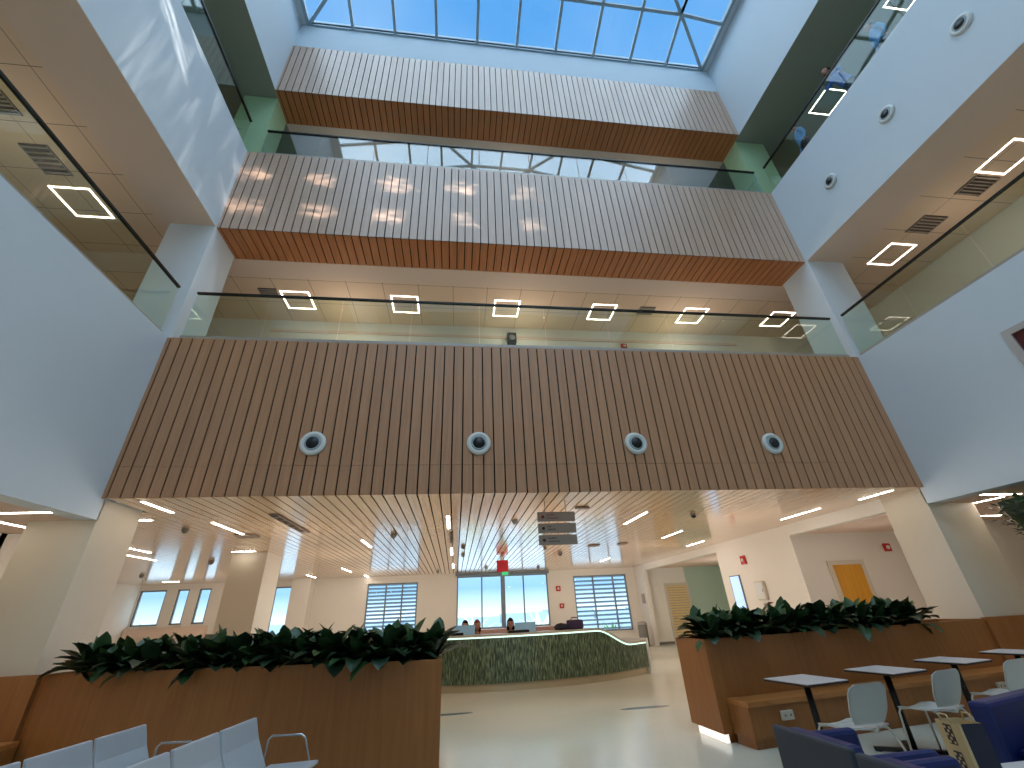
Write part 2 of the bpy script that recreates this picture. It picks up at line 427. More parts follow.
struct(MB().box(XR+.2, 10.9, 21.2, 21.4, 0, A1).build('wall_right', M['cream']))
struct(MB().box(10.9, 13.0, 21.2, 21.4, 0, A1).build('wall_right', M['palegreen']), 'pale green wall in the right recess')
struct(MB().box(13.0, 13.2, 11.0, 21.4, 0, A1).build('wall_right', M['palegreen']))
struct(MB().box(XR+.2, 13.0, 11.0, 21.2, 3.12, 3.22).build('ceiling', M['soffit']))
struct(MB().box(XR+.2, 13.0, 21.17, 21.2, 0, .1).build('baseboard_right', M['grey']))

# windows
def window(i, x0, x1, z0, z1, mull, louvre=False, thick=None):
    root = bpy.data.objects.new('window_%d' % i, None); C.objects.link(root); root['kind'] = 'structure'
    y0, y1 = YBACK+.05, YBACK+.12
    t = .06
    mb = MB(); mb.box(x0, x1, y0, y1, z0, z0+t); mb.box(x0, x1, y0, y1, z1-t, z1); mb.box(x0, x0+t, y0, y1, z0, z1); mb.box(x1-t, x1, y0, y1, z0, z1)
    mb.build('window_frame', M['alu'], root)
    for mx in mull:
        w = .03 if mx != thick else .10
        MB().box(mx-w, mx+w, y0-.02, y1, z0+t, z1-t).build('mullion', M['alu'], root)
    MB().box(x0+t, x1-t, y0+.03, y0+.04, z0+t, z1-t).build('pane', M['wglass'], root)
    if louvre:
        mb = MB(); n = 13
        for k in range(n):
            z = z0+.1+(z1-z0-.15)*k/(n-1)
            R = Matrix.Translation((0, y1+.14, z)) @ Matrix.Rotation(radians(-24), 4, 'X')
            mb.box(x0, x1, -.07, .07, -.012, .012, 0, R)
        mb.build('louvre', M['louvre'], root)
    MB().box(x0-.05, x1+.05, YBACK-.06, YBACK+.05, z0-.04, z0).build('window_sill', M['cream'], root)
for i, w in enumerate(WN):
    mull = {4: [-3.13, -2.4], 5: [1.23, 2.22, 3.2], 6: [6.6, 7.6]}.get(i, [])
    window(i+1, *w, mull, i in (4, 6), 2.22 if i == 5 else None)
struct(MB().box(.0, 4.45, YBACK-.08, YBACK, 3.14, 3.24).build('trim_2', M['alu']))
struct(MB().box(-13.4, -10.3, YBACK-.25, YBACK, 1.2, 1.62).build('trim_3', M['soffit']))

# doors
def door(i, x0, x1, y, z1, mat, slatted=False):
    root = bpy.data.objects.new('door_%d' % i, None); C.objects.link(root); root['kind'] = 'structure'
    mb = MB(); mb.box(x0-.1, x0, y-.05, y, 0, z1+.1); mb.box(x1, x1+.1, y-.05, y, 0, z1+.1); mb.box(x0, x1, y-.05, y, z1, z1+.1)
    mb.build('door_frame', M['column'], root)
    mb = MB()
    if slatted:  # slats imitate the louvre stripes reflected in the door
        n = 22
        for k in range(n): mb.box(x0, x1, y-.04, y-.012, z1*k/n+.012, z1*(k+1)/n-.012)
        mb.box(x0, x1, y-.012, y, 0, z1, 1)
    else: mb.box(x0, x1, y-.03, y, 0, z1)
    mb.build('door_leaf', [mat, M['signgrey']], root)
    mb = MB(); mb.tube([(x0+.1, y-.04, 1.0), (x0+.1, y-.09, 1.0), (x0+.22, y-.09, 1.0)], .012); mb.build('door_handle', M['chrome'], root)
door(1, 9.60, 10.43, 10.83, 2.24, M['doorwood'])
door(2, 9.87, 10.85, 21.2, 2.35, M['paledoor'], True)

# ------------------------------------------------------------------ skylight
def skylight():
    root = bpy.data.objects.new('window_8', None); C.objects.link(root); root['kind'] = 'structure'
    c = 1.338; ny = 11
    y1 = KY; y0 = KY-ny*c
    slope = .25
    def hz(x, y):
        d = min(x-KL, KR-x, y1-y, y-y0); return TOP+slope*max(0, d)
    mb = MB()
    def bar(p, q, r=.045): 
        p = Vector(p); q = Vector(q); d = (q-p); L = d.length; mat = Matrix.Translation(p) @ d.to_track_quat('X', 'Z').to_matrix().to_4x4()
        mb.box(0, L, -r, r, -.06, .03, 0, mat)
    def bar2(x0, y0_, x1, y1_, n=1, r=.045):
        for k in range(n):
            a = k/n; b = (k+1)/n
            p = (x0+(x1-x0)*a, y0_+(y1_-y0_)*a); q = (x0+(x1-x0)*b, y0_+(y1_-y0_)*b)
            bar((*p, hz(*p)), (*q, hz(*q)), r)
    xs = [KL+k*c for k in range(11)]; ys = [y1-k*c for k in range(ny+1)]
    for i, x in enumerate(xs[1:-1], 1):
        d = min(i, 10-i)*c
        bar2(x, y1, x, y1-d); bar2(x, y0, x, y0+d)
        if y1-d > y0+d: bar2(x, y1-d, x, y0+d)
    for j, y in enumerate(ys[1:-1], 1):
        d = min(j, ny-j)*c
        bar2(KL, y, min(KL+d, (KL+KR)/2), y); bar2(KR, y, max(KR-d, (KL+KR)/2), y)
    # ring purlins
    for d in (c, 2*c, 3*c, 4*c):
        bar2(KL+d, y1-d, KR-d, y1-d); bar2(KL+d, y0+d, KR-d, y0+d); bar2(KL+d, y1-d, KL+d, y0+d); bar2(KR-d, y1-d, KR-d, y0+d)
    h = 5*c
    for (x, y, sx, sy) in ((KL, y1, 1, -1), (KR, y1, -1, -1), (KL, y0, 1, 1), (KR, y0, -1, 1)):
        bar2(x, y, x+sx*h, y+sy*h, 1, .05)
    mb.build('glazing_bar', M['skybar'], root)
    kb = MB()
    for (a, b, c_, d) in ((KL-.08, KR+.08, y1, y1+.1), (KL-.08, KR+.08, y0-.1, y0), (KL-.1, KL, y0, y1), (KR, KR+.1, y0, y1)):
        kb.box(a, b, c_, d, TOP-.06, TOP+.12)
    kb.build('skylight_frame', M['skybar'], root)
    # glass: four hip planes
    zt = TOP+slope*h+.04; b = .04
    v = [(KL, y0, TOP+b), (KR, y0, TOP+b), (KR, y1, TOP+b), (KL, y1, TOP+b), ((KL+KR)/2, y0+h, zt), ((KL+KR)/2, y1-h, zt)]
    MB().add(v, [(0, 1, 4), (1, 2, 5, 4), (2, 3, 5), (3, 0, 4, 5)]).build('pane', M['skyglass'], root)
    # plaster ceiling around the opening
    mb = MB(); z0, z1 = TOP, TOP+.1
    mb.box(XL, XR, y1, D3+.02, z0, z1); mb.box(XL, XR, YB, y0-.05, z0, z1); mb.box(XL, KL-.05, y0-.05, y1, z0, z1); mb.box(KR+.05, XR, y0-.05, y1, z0, z1)
    struct(mb.build('ceiling', M['white']), 'white ceiling margin around the skylight')
skylight()

# ------------------------------------------------------------------ balustrades
def balustrade(label, p0, p1, z0, zt, n, gap0=0, gap1=0, gm='glass'):
    p0 = Vector((*p0, 0)); p1 = Vector((*p1, 0)); d = p1-p0; L = d.length; ang = math.atan2(d.y, d.x)
    root = thing('glass_balustrade', label, 'balustrade', (p0.x, p0.y, z0), ang)
    w = (L-gap0-gap1)/n
    pan = None
    for k in range(n):
        o = MB().box(gap0+k*w+.009, gap0+(k+1)*w-.009, -.008, .008, .03, zt-z0-.02).build('glass_panel', M[gm], root)
    MB().box(gap0, L-gap1, -.025, .025, zt-z0-.02, zt-z0+.02).build('handrail', M['rail'], root)
    MB().box(gap0, L-gap1, -.03, .03, 0.0, .075).build('base_channel', M['shoe'], root)
    return root
balustrade('long glass balustrade above the lowest slatted fascia', (XL, YF+.06), (XR, YF+.06), B1, 7.22, 10, .17, .17)
balustrade('glass balustrade above the middle slatted fascia', (XL, D2+.06), (XR, D2+.06), B2, 12.66, 10, .24, .17, gm='glass3')
balustrade('glass balustrade on the first left gallery, square light behind it', (XL-.08, YB), (XL-.08, 6.9), B1, 7.22, 12)
balustrade('glass balustrade on the first right gallery over the framed picture', (XR+.08, YB), (XR+.08, 6.97), B1, 7.26, 12)
balustrade('glass balustrade on the second left gallery', (XL-.08, YB), (XL-.08, 6.95), B2, 12.66, 12)
balustrade('glass balustrade on the second right gallery with people behind it', (XR+.08, YB), (XR+.08, 7.04), B2, 12.72, 12)

# ------------------------------------------------------------------ light fixtures
def frame_light():
    r = thing('square_light', '', 'ceiling light')
    h = .355; t = .026; mb = MB()
    mb.box(-h, h, -h, -h+t, -.008, 0); mb.box(-h, h, h-t, h, -.008, 0); mb.box(-h, -h+t, -h+t, h-t, -.008, 0); mb.box(h-t, h, -h+t, h-t, -.008, 0)
    mb.build('light_frame', M['ledframe'], r)
    return r
fl0 = frame_light(); used = False
def place_frame(x, y, z, label, group):
    global used
    if not used:
        fl0.location = (x, y, z); fl0['label'] = label; fl0['group'] = group; used = True; return fl0
    return dup(fl0, (x, y, z), 0, label, group)
ordn = ['leftmost', 'second from the left', 'third from the left', 'fourth from the left', 'fifth from the left', 'rightmost']
for i in range(6):
    place_frame(-4.27+i*2.78, 9.46, A2+.01, 'glowing square ceiling light over the far gallery, %s of six' % ordn[i], 'square lights over the far first gallery')
for i in range(4):
    place_frame(-7.5, 6.67-i*2.65, A2+.01, ['glowing square ceiling light over the first left gallery, nearest the corner', 'square ceiling light over the first left gallery, farther from the corner'][min(i, 1)], 'square lights over the first left gallery')
    place_frame(10.8, 6.70-i*2.62, A2+.01, ['glowing square ceiling light over the first right gallery, nearest the corner', 'glowing square ceiling light over the first right gallery beside the second vent', 'square ceiling light over the first right gallery near the camera', 'square ceiling light over the first right gallery near the camera'][i], 'square lights over the first right gallery')
for i in range(3):
    place_frame(10.85, 6.0-i*2.6, A3, ['glowing square ceiling light on the second right gallery between two people', 'glowing square ceiling light at the top of the second right gallery', 'square ceiling light of the second right gallery near the camera'][i], 'square lights over the second right gallery')

def linear_light(x, y0, y1, z, label, group, x1=None):
    yc = (y0+y1)/2; r = thing('linear_light', label, 'ceiling light', (x, yc, z), 0, group)
    L = abs(y1-y0)/2
    if x1 is not None:
        r.location = ((x+x1)/2, y0, z); L = abs(x1-x)/2; MB().box(-L, L, -.028, .028, -.01, 0).build('diffuser', M['led'], r)
        MB().box(-L-.015, L+.015, -.045, .045, -.006, .012).build('housing', M['offwhite'], r)
    else:
        MB().box(-.028, .028, -L, L, -.01, 0).build('diffuser', M['led'], r)
        MB().box(-.045, .045, -L-.015, L+.015, -.006, .012).build('housing', M['offwhite'], r)
GL = 'linear lights in the slatted lobby ceiling'
LL = [(-4.78, 7.2, 8.0, 'short linear ceiling light beside the left corner column'), (-4.56, 8.9, 10.2, 'linear ceiling light just right of the left corner column'),
      (-2.3, 11.4, 12.65, 'linear ceiling light behind the round camera dome'), (-4.18, 17.7, 19.3, 'small distant linear ceiling light above the left louvred window'),
      (-6.05, 19.9, 21.2, 'farthest linear ceiling light by the cream pier'), (-3.95, 21.0, 21.9, 'tiny linear ceiling light at the top edge of the left louvred window'),
      (-.17, 8.75, 10.1, 'linear ceiling light in the middle slat, nearest the fascia'), (-.13, 13.3, 14.9, 'linear ceiling light in the middle slat, second from the fascia'),
      (-.1, 17.6, 19.2, 'linear ceiling light in the middle slat, farthest from the fascia'),
      (7.98, 8.73, 10.0, 'linear ceiling light in front of the orange door recess'), (8.25, 7.2, 7.96, 'linear ceiling light beside the right corner column'),
      (6.0, 11.3, 12.5, 'linear ceiling light right of the hanging sign, farther back'), (7.77, 13.4, 14.5, 'linear ceiling light above the green recess'),
      (3.97, 8.77, 10.1, 'linear ceiling light directly right of the hanging sign'), (6.0, 17.4, 18.6, 'faint far linear ceiling light by the right wall'),
      (-7.68, 11.68, 12.5, 'linear ceiling light seen right of the left column, nearer'), (-8.4, 12.8, 14.04, 'linear ceiling light seen right of the left column, farther')]
for x, a, b, lab in LL: linear_light(x, a, b, A1, lab, GL)
linear_light(-6.0, 8.57, 0, A1, 'short crosswise ceiling light touching the left column edge', GL, x1=-5.42)
linear_light(-11.95, 20.8, 0, A1, 'crosswise ceiling light above the three left windows', GL, x1=-11.3)
linear_light(-5.87, 12.78, 0, A1, 'crosswise ceiling light in front of the middle lobby column', GL, x1=-5.3)
GS = 'linear lights in the plain side ceilings'
linear_light(9.25, 8.6, 0, S1+.06, 'crosswise light in the ceiling before the orange door', GS, x1=9.85)
linear_light(9.05, 6.41, 0, S1, 'linear light under the right gallery, nearest the white beam', GS, x1=9.85)
linear_light(9.75, 6.6, 7.3, S1, 'short slanting light beside the right corner column', GS)
linear_light(11.3, 8.46, 0, S1, 'linear light under the right gallery beside the hanging foliage', GS, x1=12.15)
linear_light(-6.1, 6.52, 0, S1, 'linear light under the left gallery, crosswise', GS, x1=-5.4)
linear_light(-6.45, 6.4, 7.6, S1, 'linear light under the left gallery, running away from us', GS)

# vents in gallery ceilings
def vent(x, y, w, d, z, label, grp=None, rot=0):
    r = thing('ceiling_vent', label, 'vent', (x, y, z), rot, grp)
    MB().box(-w/2, w/2, -d/2, d/2, -.012, 0).build('vent_backing', M['ventdark'], r)
    mb = MB(); n = 6
    for k in range(n):
        yy = -d/2+d*(k+.5)/n
        mb.box(-w/2, w/2, yy-.012, yy+.012, -.035, -.012)
    for xx in (-w/2, w/2-.012): mb.box(xx, xx+.012, -d/2, d/2, -.034, -.012)
    mb.build('vent_blade', M['signgrey'], r)
vent(10.75, 5.75, .6, .5, A2+.01, 'slatted ceiling vent beside the corner square light of the right gallery')
vent(10.85, 4.72, .6, .45, A2+.01, 'slatted ceiling vent between the two right gallery lights')
vent(10.9, 2.9, .5, .5, A2+.01, 'ceiling vent at the right edge of the photo')
vent(-7.45, 5.75, .45, .6, A2+.01, 'slatted ceiling vent above the left gallery square light')
vent(-7.4, 4.75, .4, .4, A2+.01, 'small ceiling vent at the left edge behind glass')
vent(-4.9, 9.2, .45, .35, A2+.01, 'ceiling vent beside the leftmost far gallery light')
vent(5.35, 9.3, .45, .35, A2+.01, 'ceiling vent beside the fifth far gallery light')
for x, y, w, d, lab in ((2.41, 8.17, .26, .1, 'small dark slot vent right of the hanging sign'), (4.24, 13.58, .3, .3, 'dark square vent beyond the hanging sign'),
                   (-4.55, 10.4, .4, .35, 'dark ceiling vent near the left linear light'), (5.1, 13.4, .22, .35, 'small dark vent nearer the right wall'),
                   (-.12, 11.4, .1, 1.6, 'long slot vent between the lights of the middle slat'), (-3.25, 9.2, .16, 1.9, 'long pale linear air slot in the slatted ceiling')):
    vent(x, y, w, d, A1, lab)

# round jet nozzles
def nozzle(loc, axis, label, grp, r=.2):
    root = thing('air_nozzle', label, 'air nozzle', loc, 0, grp)
    R = Matrix.Rotation(pi/2, 4, 'X') if axis == 'y' else Matrix.Rotation(-pi/2, 4, 'Y')
    MB().lathe([(r*.62, 0), (r, 0), (r, .02), (r*.9, .045), (r*.66, .05), (r*.62, .03)], 28, 0, R).build('nozzle_ring', M['offwhite'], root)
    MB().lathe([(0, .0), (r*.62, .0), (r*.62, .035), (r*.56, .055), (r*.5, .06), (r*.5, .03), (0, .03)], 24, 0, R).build('nozzle_ball', M['nozzleball'], root)
    MB().lathe([(0, .032), (r*.5, .032), (r*.47, .058), (0, .058)], 20, 0, R).build('nozzle_opening', M['black'], root)
for i, x in enumerate((-2.38, .36, 3.21, 5.92)):
    nozzle((x, YF, 4.12), 'y', 'round white air nozzle on the lowest slatted fascia, %s of four' % ['leftmost', 'second from the left', 'third from the left', 'rightmost'][i], 'air nozzles on the slatted fascia', .21)
for i, (y, z) in enumerate(((5.65, 10.24), (4.12, 10.28), (2.6, 10.33))):
    nozzle((XR, y, z), 'x', 'round air nozzle on the white right gallery front, %s' % ['lowest in the photo', 'middle one', 'topmost in the photo'][i], 'air nozzles on the right gallery front', .17)

# ------------------------------------------------------------------ ceiling devices, signs, alarms
def dome(x, y, r, label, z=A1, drop=.06, mat='grey'):
    r *= .62; drop = .03; root = thing('ceiling_dome', label, 'camera dome', (x, y, z))
    MB().lathe([(r*.75, 0), (r, -.01), (r, -drop), (r*.9, -drop-.01)], 18).build('dome_base', M['grey'], root)
    MB().lathe([(r*.9, -drop-.005), (r*.86, -drop-.4*r), (r*.6, -drop-.75*r), (r*.25, -drop-.92*r), (0, -drop-.95*r)], 18).build('dome_cover', M[mat], root)
for x, y, r, lab in ((1.24, 9.32, .11, 'grey ceiling dome between the middle lights and the hanging sign'), (.2, 12.96, .10, 'grey ceiling dome right of the middle slat lights, nearer'),
                (.23, 14.8, .11, 'grey ceiling dome right of the middle slat lights, farther'), (1.26, 19.2, .12, 'grey ceiling dome left above the main window'),
                (3.6, 20.0, .12, 'grey ceiling dome above the right end of the main window'), (-1.45, 10.68, .12, 'grey ceiling dome in the left half of the slatted ceiling'),
                (3.52, 15.2, .14, 'ceiling dome below the hanging sign'), (2.72, 13.7, .09, 'ceiling dome just under the right corner of the hanging sign'),
                (5.18, 9.09, .10, 'dark ceiling camera dome right of the hanging sign'), (-7.17, 14.5, .13, 'ceiling dome above the gap left of the middle column'),
                (-10.9, 17.7, .13, 'small ceiling dome above the leftmost window'), (-.75, 20.3, .09, 'small ceiling dome by the left louvred window'), (-5.34, 9.5, .1, 'ceiling dome beside the left corner column')):
    dome(x, y, r, lab, mat='black' if 'dark' in lab else 'grey')

# hanging sign with three boards
def hanging_sign():
    root = thing('hanging_sign', 'hanging directory sign of three brownish grey boards under the slatted ceiling', 'sign', (1.75, 7.6, A1))
    for sx in (-.19, .19):
        MB().tube([(sx, .02, 0), (sx, .02, -.74)], .008).build('suspension_rod', M['shoe'], root)
    for k, (z0, col) in enumerate(((-.20, 'signred'), (-.395, 'signdark'), (-.59, 'signdark'))):
        b = MB().box(-.34, .34, -.015, .015, z0-.165, z0).build('sign_board', M['signgrey'], root, bevel=.008)
        mb = MB(); rnd = random.Random(k+3)
        # pictogram and two rows of small lettering, too small in the photo to read
        mb.lathe([(0, 0), (.028, 0), (.028, .004), (0, .004)], 14, 0, Matrix.Translation((-.245, -.016, z0-.085)) @ Matrix.Rotation(pi/2, 4, 'X'))
        for row, (ln, zz) in enumerate(((8 if k != 1 else 4, -.055), (11 if k != 1 else 8, -.107))):
            x = -.175
            for c in range(ln):
                w = rnd.choice((.010, .014, .016)); h = rnd.choice((.022, .022, .032))
                mb.box(x, x+.004, -.0185, -.0155, z0+zz-.011, z0+zz-.011+h)
                mb.box(x, x+w, -.0185, -.0155, z0+zz-.011, z0+zz-.007)
                mb.box(x+w-.004, x+w, -.0185, -.0155, z0+zz-.011, z0+zz+.011)
                if rnd.random() < .5: mb.box(x, x+w, -.0185, -.0155, z0+zz+.007, z0+zz+.011)
                x += w+.006
        mb.build('lettering', M[col], b)
hanging_sign()
# exit sign and red panel in front of the main window
r = thing('exit_sign', 'red hanging sign with a small green exit sign beneath it', 'sign', (1.62, 16.0, A1))
MB().tube([(0, .03, 0), (0, .03, -.12)], .02).build('suspension_rod', M['offwhite'], r)
b = MB().box(-.2, .2, -.03, .03, -.47, -.1).build('red_panel', M['exitred'], r)
mb = MB(); mb.box(-.08, .08, -.036, -.03, -.21, -.19); mb.box(-.08, -.05, -.036, -.03, -.36, -.21); mb.box(-.05, .08, -.036, -.03, -.29, -.27); mb.box(.05, .08, -.036, -.03, -.36, -.29)
mb.build('emblem', M['signred'], b)
MB().box(-.03, .19, -.03, .03, -.58, -.475).build('green_panel', M['exitgreen'], r)
r = thing('security_camera', 'pinkish dome camera bracket beside the red hanging sign', 'camera', (1.5, 14.6, A1))
MB().lathe([(.03, 0), (.07, -.02), (.075, -.07), (.05, -.12), (0, -.14)], 16).build('camera_body', plain('pinkish_plastic', srgb(190, 130, 125), .4), r)

def alarm(loc, axis, label, s=.12):
    root = thing('fire_alarm', label, 'fire alarm', loc, {'-y': 0, '-x': -pi/2}[axis], 'red fire alarms')
    MB().box(-s, s, -.05, 0, -s, s).build('alarm_box', M['red'], root, bevel=.012)
    MB().lathe([(0, .05), (s*.5, .05), (s*.45, .07), (0, .08)], 14, 0, Matrix.Rotation(pi/2, 4, 'X')).build('alarm_lens', M['offwhite'], root)
alarm((XR, 13.04, 2.63), '-x', 'red fire alarm on the right lobby wall')
alarm((11.42, 10.83, 2.62), '-y', 'red fire alarm right of the orange door', .1)
alarm((4.97, 10.37, 8.50), '-y', 'red bell on the far gallery wall behind glass', .09)
alarm((4.85, YBACK, 2.45), '-y', 'small red alarm on the wall right of the main window, upper', .11)
alarm((4.95, YBACK, 1.72), '-y', 'small red alarm on the wall right of the main window, lower', .10)
r = thing('wall_speaker', 'small black loudspeaker on the far gallery wall behind glass', 'loudspeaker', (1.51, 10.33, 8.62))
MB().box(-.13, .13, -.2, 0, -.22, .12).build('speaker_box', M['black'], r, bevel=.02)
MB().lathe([(.02, 0), (.09, .004), (.09, .01), (0, .01)], 16, 0, Matrix.Translation((0, -.2, -.06)) @ Matrix.Rotation(pi/2, 4, 'X')).build('speaker_cone', M['grey'], r)
r = thing('wall_panel', 'small dark control panel on the far end of the right wall', 'control panel', (XR, 21.3, 1.85))
MB().box(-.04, 0, -.15, .15, -.2, .2).build('panel_box', M['signgrey'], r, bevel=.01)
# notice board / screens on right wall between recess and door wall
r = thing('notice_screen', 'narrow bluish white wall screen left of the white cabinet', 'screen', (XR, 13.72, 1.75))
MB().box(-.04, 0, -.26, .26, -.5, .5).build('screen_frame', M['alu'], r)
MB().box(-.045, -.04, -.23, .23, -.47, .47).build('display', emis('pale_display', srgb(170, 200, 235), .9), r)
r = thing('wall_cabinet', 'small white wall cabinet right of the narrow screen', 'cabinet', (XR, 12.58, 1.77))
MB().box(-.08, 0, -.2, .2, -.24, .24).build('cabinet_body', M['column'], r, bevel=.01)
MB().box(-.09, -.08, -.17, .17, -.21, .21).build('cabinet_door', M['offwhite'], r)
MB().box(-.1, -.09, -.15, -.13, -.04, .04).build('cabinet_handle', M['chrome'], r)
r = thing('sanitiser_dispenser', 'small dispenser mounted below the white wall cabinet', 'dispenser', (XR, 12.5, 1.3))
MB().box(-.1, 0, -.07, .07, -.15, .15).build('dispenser_body', M['signgrey'], r, bevel=.015)
MB().box(-.11, -.02, -.05, .05, -.2, -.15).build('dispenser_spout', M['grey'], r)
# picture on right gallery front
r = thing('framed_picture', 'framed dark red picture on the lower right white gallery front', 'picture', (XR, 4.2, 4.78))
mb = MB(); mb.box(-.05, 0, -.48, .48, -.37, -.27); mb.box(-.05, 0, -.48, .48, .27, .37); mb.box(-.05, 0, -.48, -.38, -.27, .27); mb.box(-.05, 0, .38, .48, -.27, .27)
mb.build('picture_frame', M['pframe'], r); MB().box(-.02, 0, -.38, .38, -.27, .27).build('print', M['picture'], r)
# ground outside
struct(MB().box(-40, 45, 22.3, 80, -.3, -.05).build('floor', M['outground']), 'bright paving outside')
mb = MB()
for x in range(-30, 36, 6): mb.box(x, x+5.6, 60, 66, -.05, 1.3+((x*7) % 5)*.12)
b = mb.build('distant_building', M['outbuilding']); tag(b, 'long low pale building seen far off through the main window', 'building')
mb = MB(); mb.box(-40, 45, 34, 34.3, -.05, .95)
tag(mb.build('boundary_wall', M['outbuilding']), 'low pale wall outside behind the windows', 'wall')
def agave(x, y, s, mat, label, seed, group=None, n=16):
    rnd = random.Random(seed); mb = MB()
    for k in range(n):
        a = 2*pi*k/n+rnd.uniform(-.2, .2); t = rnd.uniform(.15, .75); L = s*rnd.uniform(.7, 1.1); w = .09*s
        pts = []
        for j in range(5):
            u = j/4; rr = L*u*sin(t+.3*u); z = L*u*cos(t+.5*u)
            ww = w*(1-u)**.7
            pts += [(rr*cos(a)-ww*sin(a), rr*sin(a)+ww*cos(a), z), (rr*cos(a)+ww*sin(a), rr*sin(a)-ww*cos(a), z)]
        mb.add(pts, [(2*j, 2*j+1, 2*j+3, 2*j+2) for j in range(4)])
    o = mb.build('agave', mat, None, (x, y, -.05)); return tag(o, label, 'plant', group)
agave(1.0, 26, 2.3, M['outplant'], 'sunlit pale spiky plant outside the left pane of the main window', 1)
agave(4.6, 26, 2.7, M['outplant'], 'sunlit pale spiky plant outside the right pane of the main window', 2)
agave(8.4, 25.5, 1.5, M['outgreen'], 'green shrub outside the right louvred window', 3)
agave(-14.2, 26, 2.6, M['outgreen'], 'pale green tree shape outside the leftmost window', 4)

# ------------------------------------------------------------------ reception counter
def counter():
    root = thing('reception_counter', 'curved reception counter with dark green reeded front and glowing edge', 'counter', (0, 0, 0))
    cx, cy, R = 1.5, 17.0, 5.6
    def pt(x, r=R): 
        a = math.asin((x-cx)/R); return (cx+r*sin(a), cy-r*cos(a))
    def zt(x):
        if x < 3.45: return 1.10
        if x > 4.45: return .74
        t = (x-3.45)/1.0; t = t*t*(3-2*t); return 1.10-.36*t
    xs = [-3.0+8.08*k/70 for k in range(71)]
    def strip(name, mat, r0, r1, zb, ztf, parent=root):
        v = []; f = []
        for x in xs:
            a = pt(x, r0); b = pt(x, r1); z0 = zb(x); z1 = ztf(x)
            v += [(*a, z0), (*b, z0), (*b, z1), (*a, z1)]
        for i in range(len(xs)-1):
            for k in range(4):
                p = 4*i+k; q = 4*i+(k+1) % 4; f.append((p, p+4, q+4, q))
        f.append((0, 1, 2, 3)); n = 4*(len(xs)-1); f.append((n+3, n+2, n+1, n))
        return MB().add(v, f).build(name, mat, parent)
    strip('front_panel', M['reed'], R, R-.06, lambda x: .15, lambda x: zt(x)-.07)
    strip('kick_plate', M['kick'], R-.05, R-.10, lambda x: 0, lambda x: .15)
    strip('light_strip', M['ledgreen'], R+.012, R-.03, lambda x: zt(x)-.075, lambda x: zt(x)-.045)
    strip('worktop', M['countertop'], R+.03, R-.35, lambda x: zt(x)-.045, lambda x: zt(x))
    strip('desk_surface', M['countertop'], R-.35, R-.95, lambda x: .70, lambda x: .74)
    e0 = pt(5.08, R+.03); e1 = pt(5.08, R-.95)
    d = Vector((e1[0]-e0[0], e1[1]-e0[1], 0)).normalized(); n = Vector((-d.y, d.x, 0))*-.09
    poly = [(e0[0], e0[1]), (e1[0], e1[1]), (e1[0]+n.x*-1, e1[1]-n.y), (e0[0]-n.x, e0[1]-n.y)]
    MB().prism(poly, 0, .78).build('end_panel', M['offwhite'], root)
counter()
def on_counter(x, dr=.2):
    cx, cy, R = 1.5, 17.0, 5.6; a = math.asin((x-cx)/R); r = R-dr; return (cx+r*sin(a), cy-r*cos(a), 1.10)
p = on_counter(3.0)
r = thing('handbag', 'dark plum handbag lying on the reception counter', 'bag', p)
MB().box(-.2, .2, -.09, .09, 0, .2).build('bag_body', M['plum'], r, bevel=.04)
MB().tube([(-.1, 0, .19), (-.07, 0, .25), (.07, 0, .25), (.1, 0, .19)], .012).build('bag_handle', M['plum'], r)
p = on_counter(2.62)
tag(MB().lathe([(0, 0), (.16, .01), (.19, .06), (.12, .13), (0, .15)], 14).build('folded_cloth', M['bagnavy'], None, p), 'dark folded cloth beside the plum handbag on the counter', 'cloth')
# monitors on the low desk behind the counter
def monitor(x, dr, label, rot=0):
    px, py, _ = on_counter(x, dr); r = thing('computer_monitor', label, 'monitor', (px, py, .74), rot, 'monitors behind the counter')
    MB().box(-.12, .12, -.08, .08, 0, .015).build('monitor_base', M['black'], r)
    MB().box(-.02, .02, .02, .04, .015, .3).build('monitor_stand', M['black'], r)
    MB().box(-.26, .26, -.015, .015, .22, .56).build('monitor_housing', M['screen'], r, bevel=.006)
monitor(1.75, .55, 'pale monitor beside the seated person in the middle of the counter')
monitor(0.1, .55, 'pale monitor between the two people at the left of the counter')
px, py, _ = on_counter(1.5, .2)
tag(MB().box(-.25, .25, -.12, .12, 0, .05).build('document_tray', M['black'], None, (px, py, 1.10)), 'flat black tray on the counter before the middle monitor', 'tray')
px, py, _ = on_counter(-.15, .2)
tag(MB().box(-.3, .3, -.12, .12, 0, .05).build('document_tray', M['black'], None, (px, py, 1.10)), 'flat black tray at the left end of the visible counter', 'tray')
# bin by the right wall end of the counter
r = thing('waste_bin', 'grey metal bin standing beyond the right end of the counter', 'bin', (8.15, 20.6, 0))
MB().lathe([(.17, 0), (.2, .02), (.2, .8), (.19, .82)], 20).build('bin_body', M['grey'], r)
MB().lathe([(.2, .82), (.2, .9), (.12, .94), (.0, .95)], 20).build('bin_lid', M['shoe'], r)
# low ledge curved seat behind the counter
tag(MB().box(-.2, 4.8, 20.6, 21.3, 0, .95).build('storage_ledge', plain('ledge_brown', srgb(140, 105, 92), .5), None), 'long low wooden ledge under the main window', 'ledge')

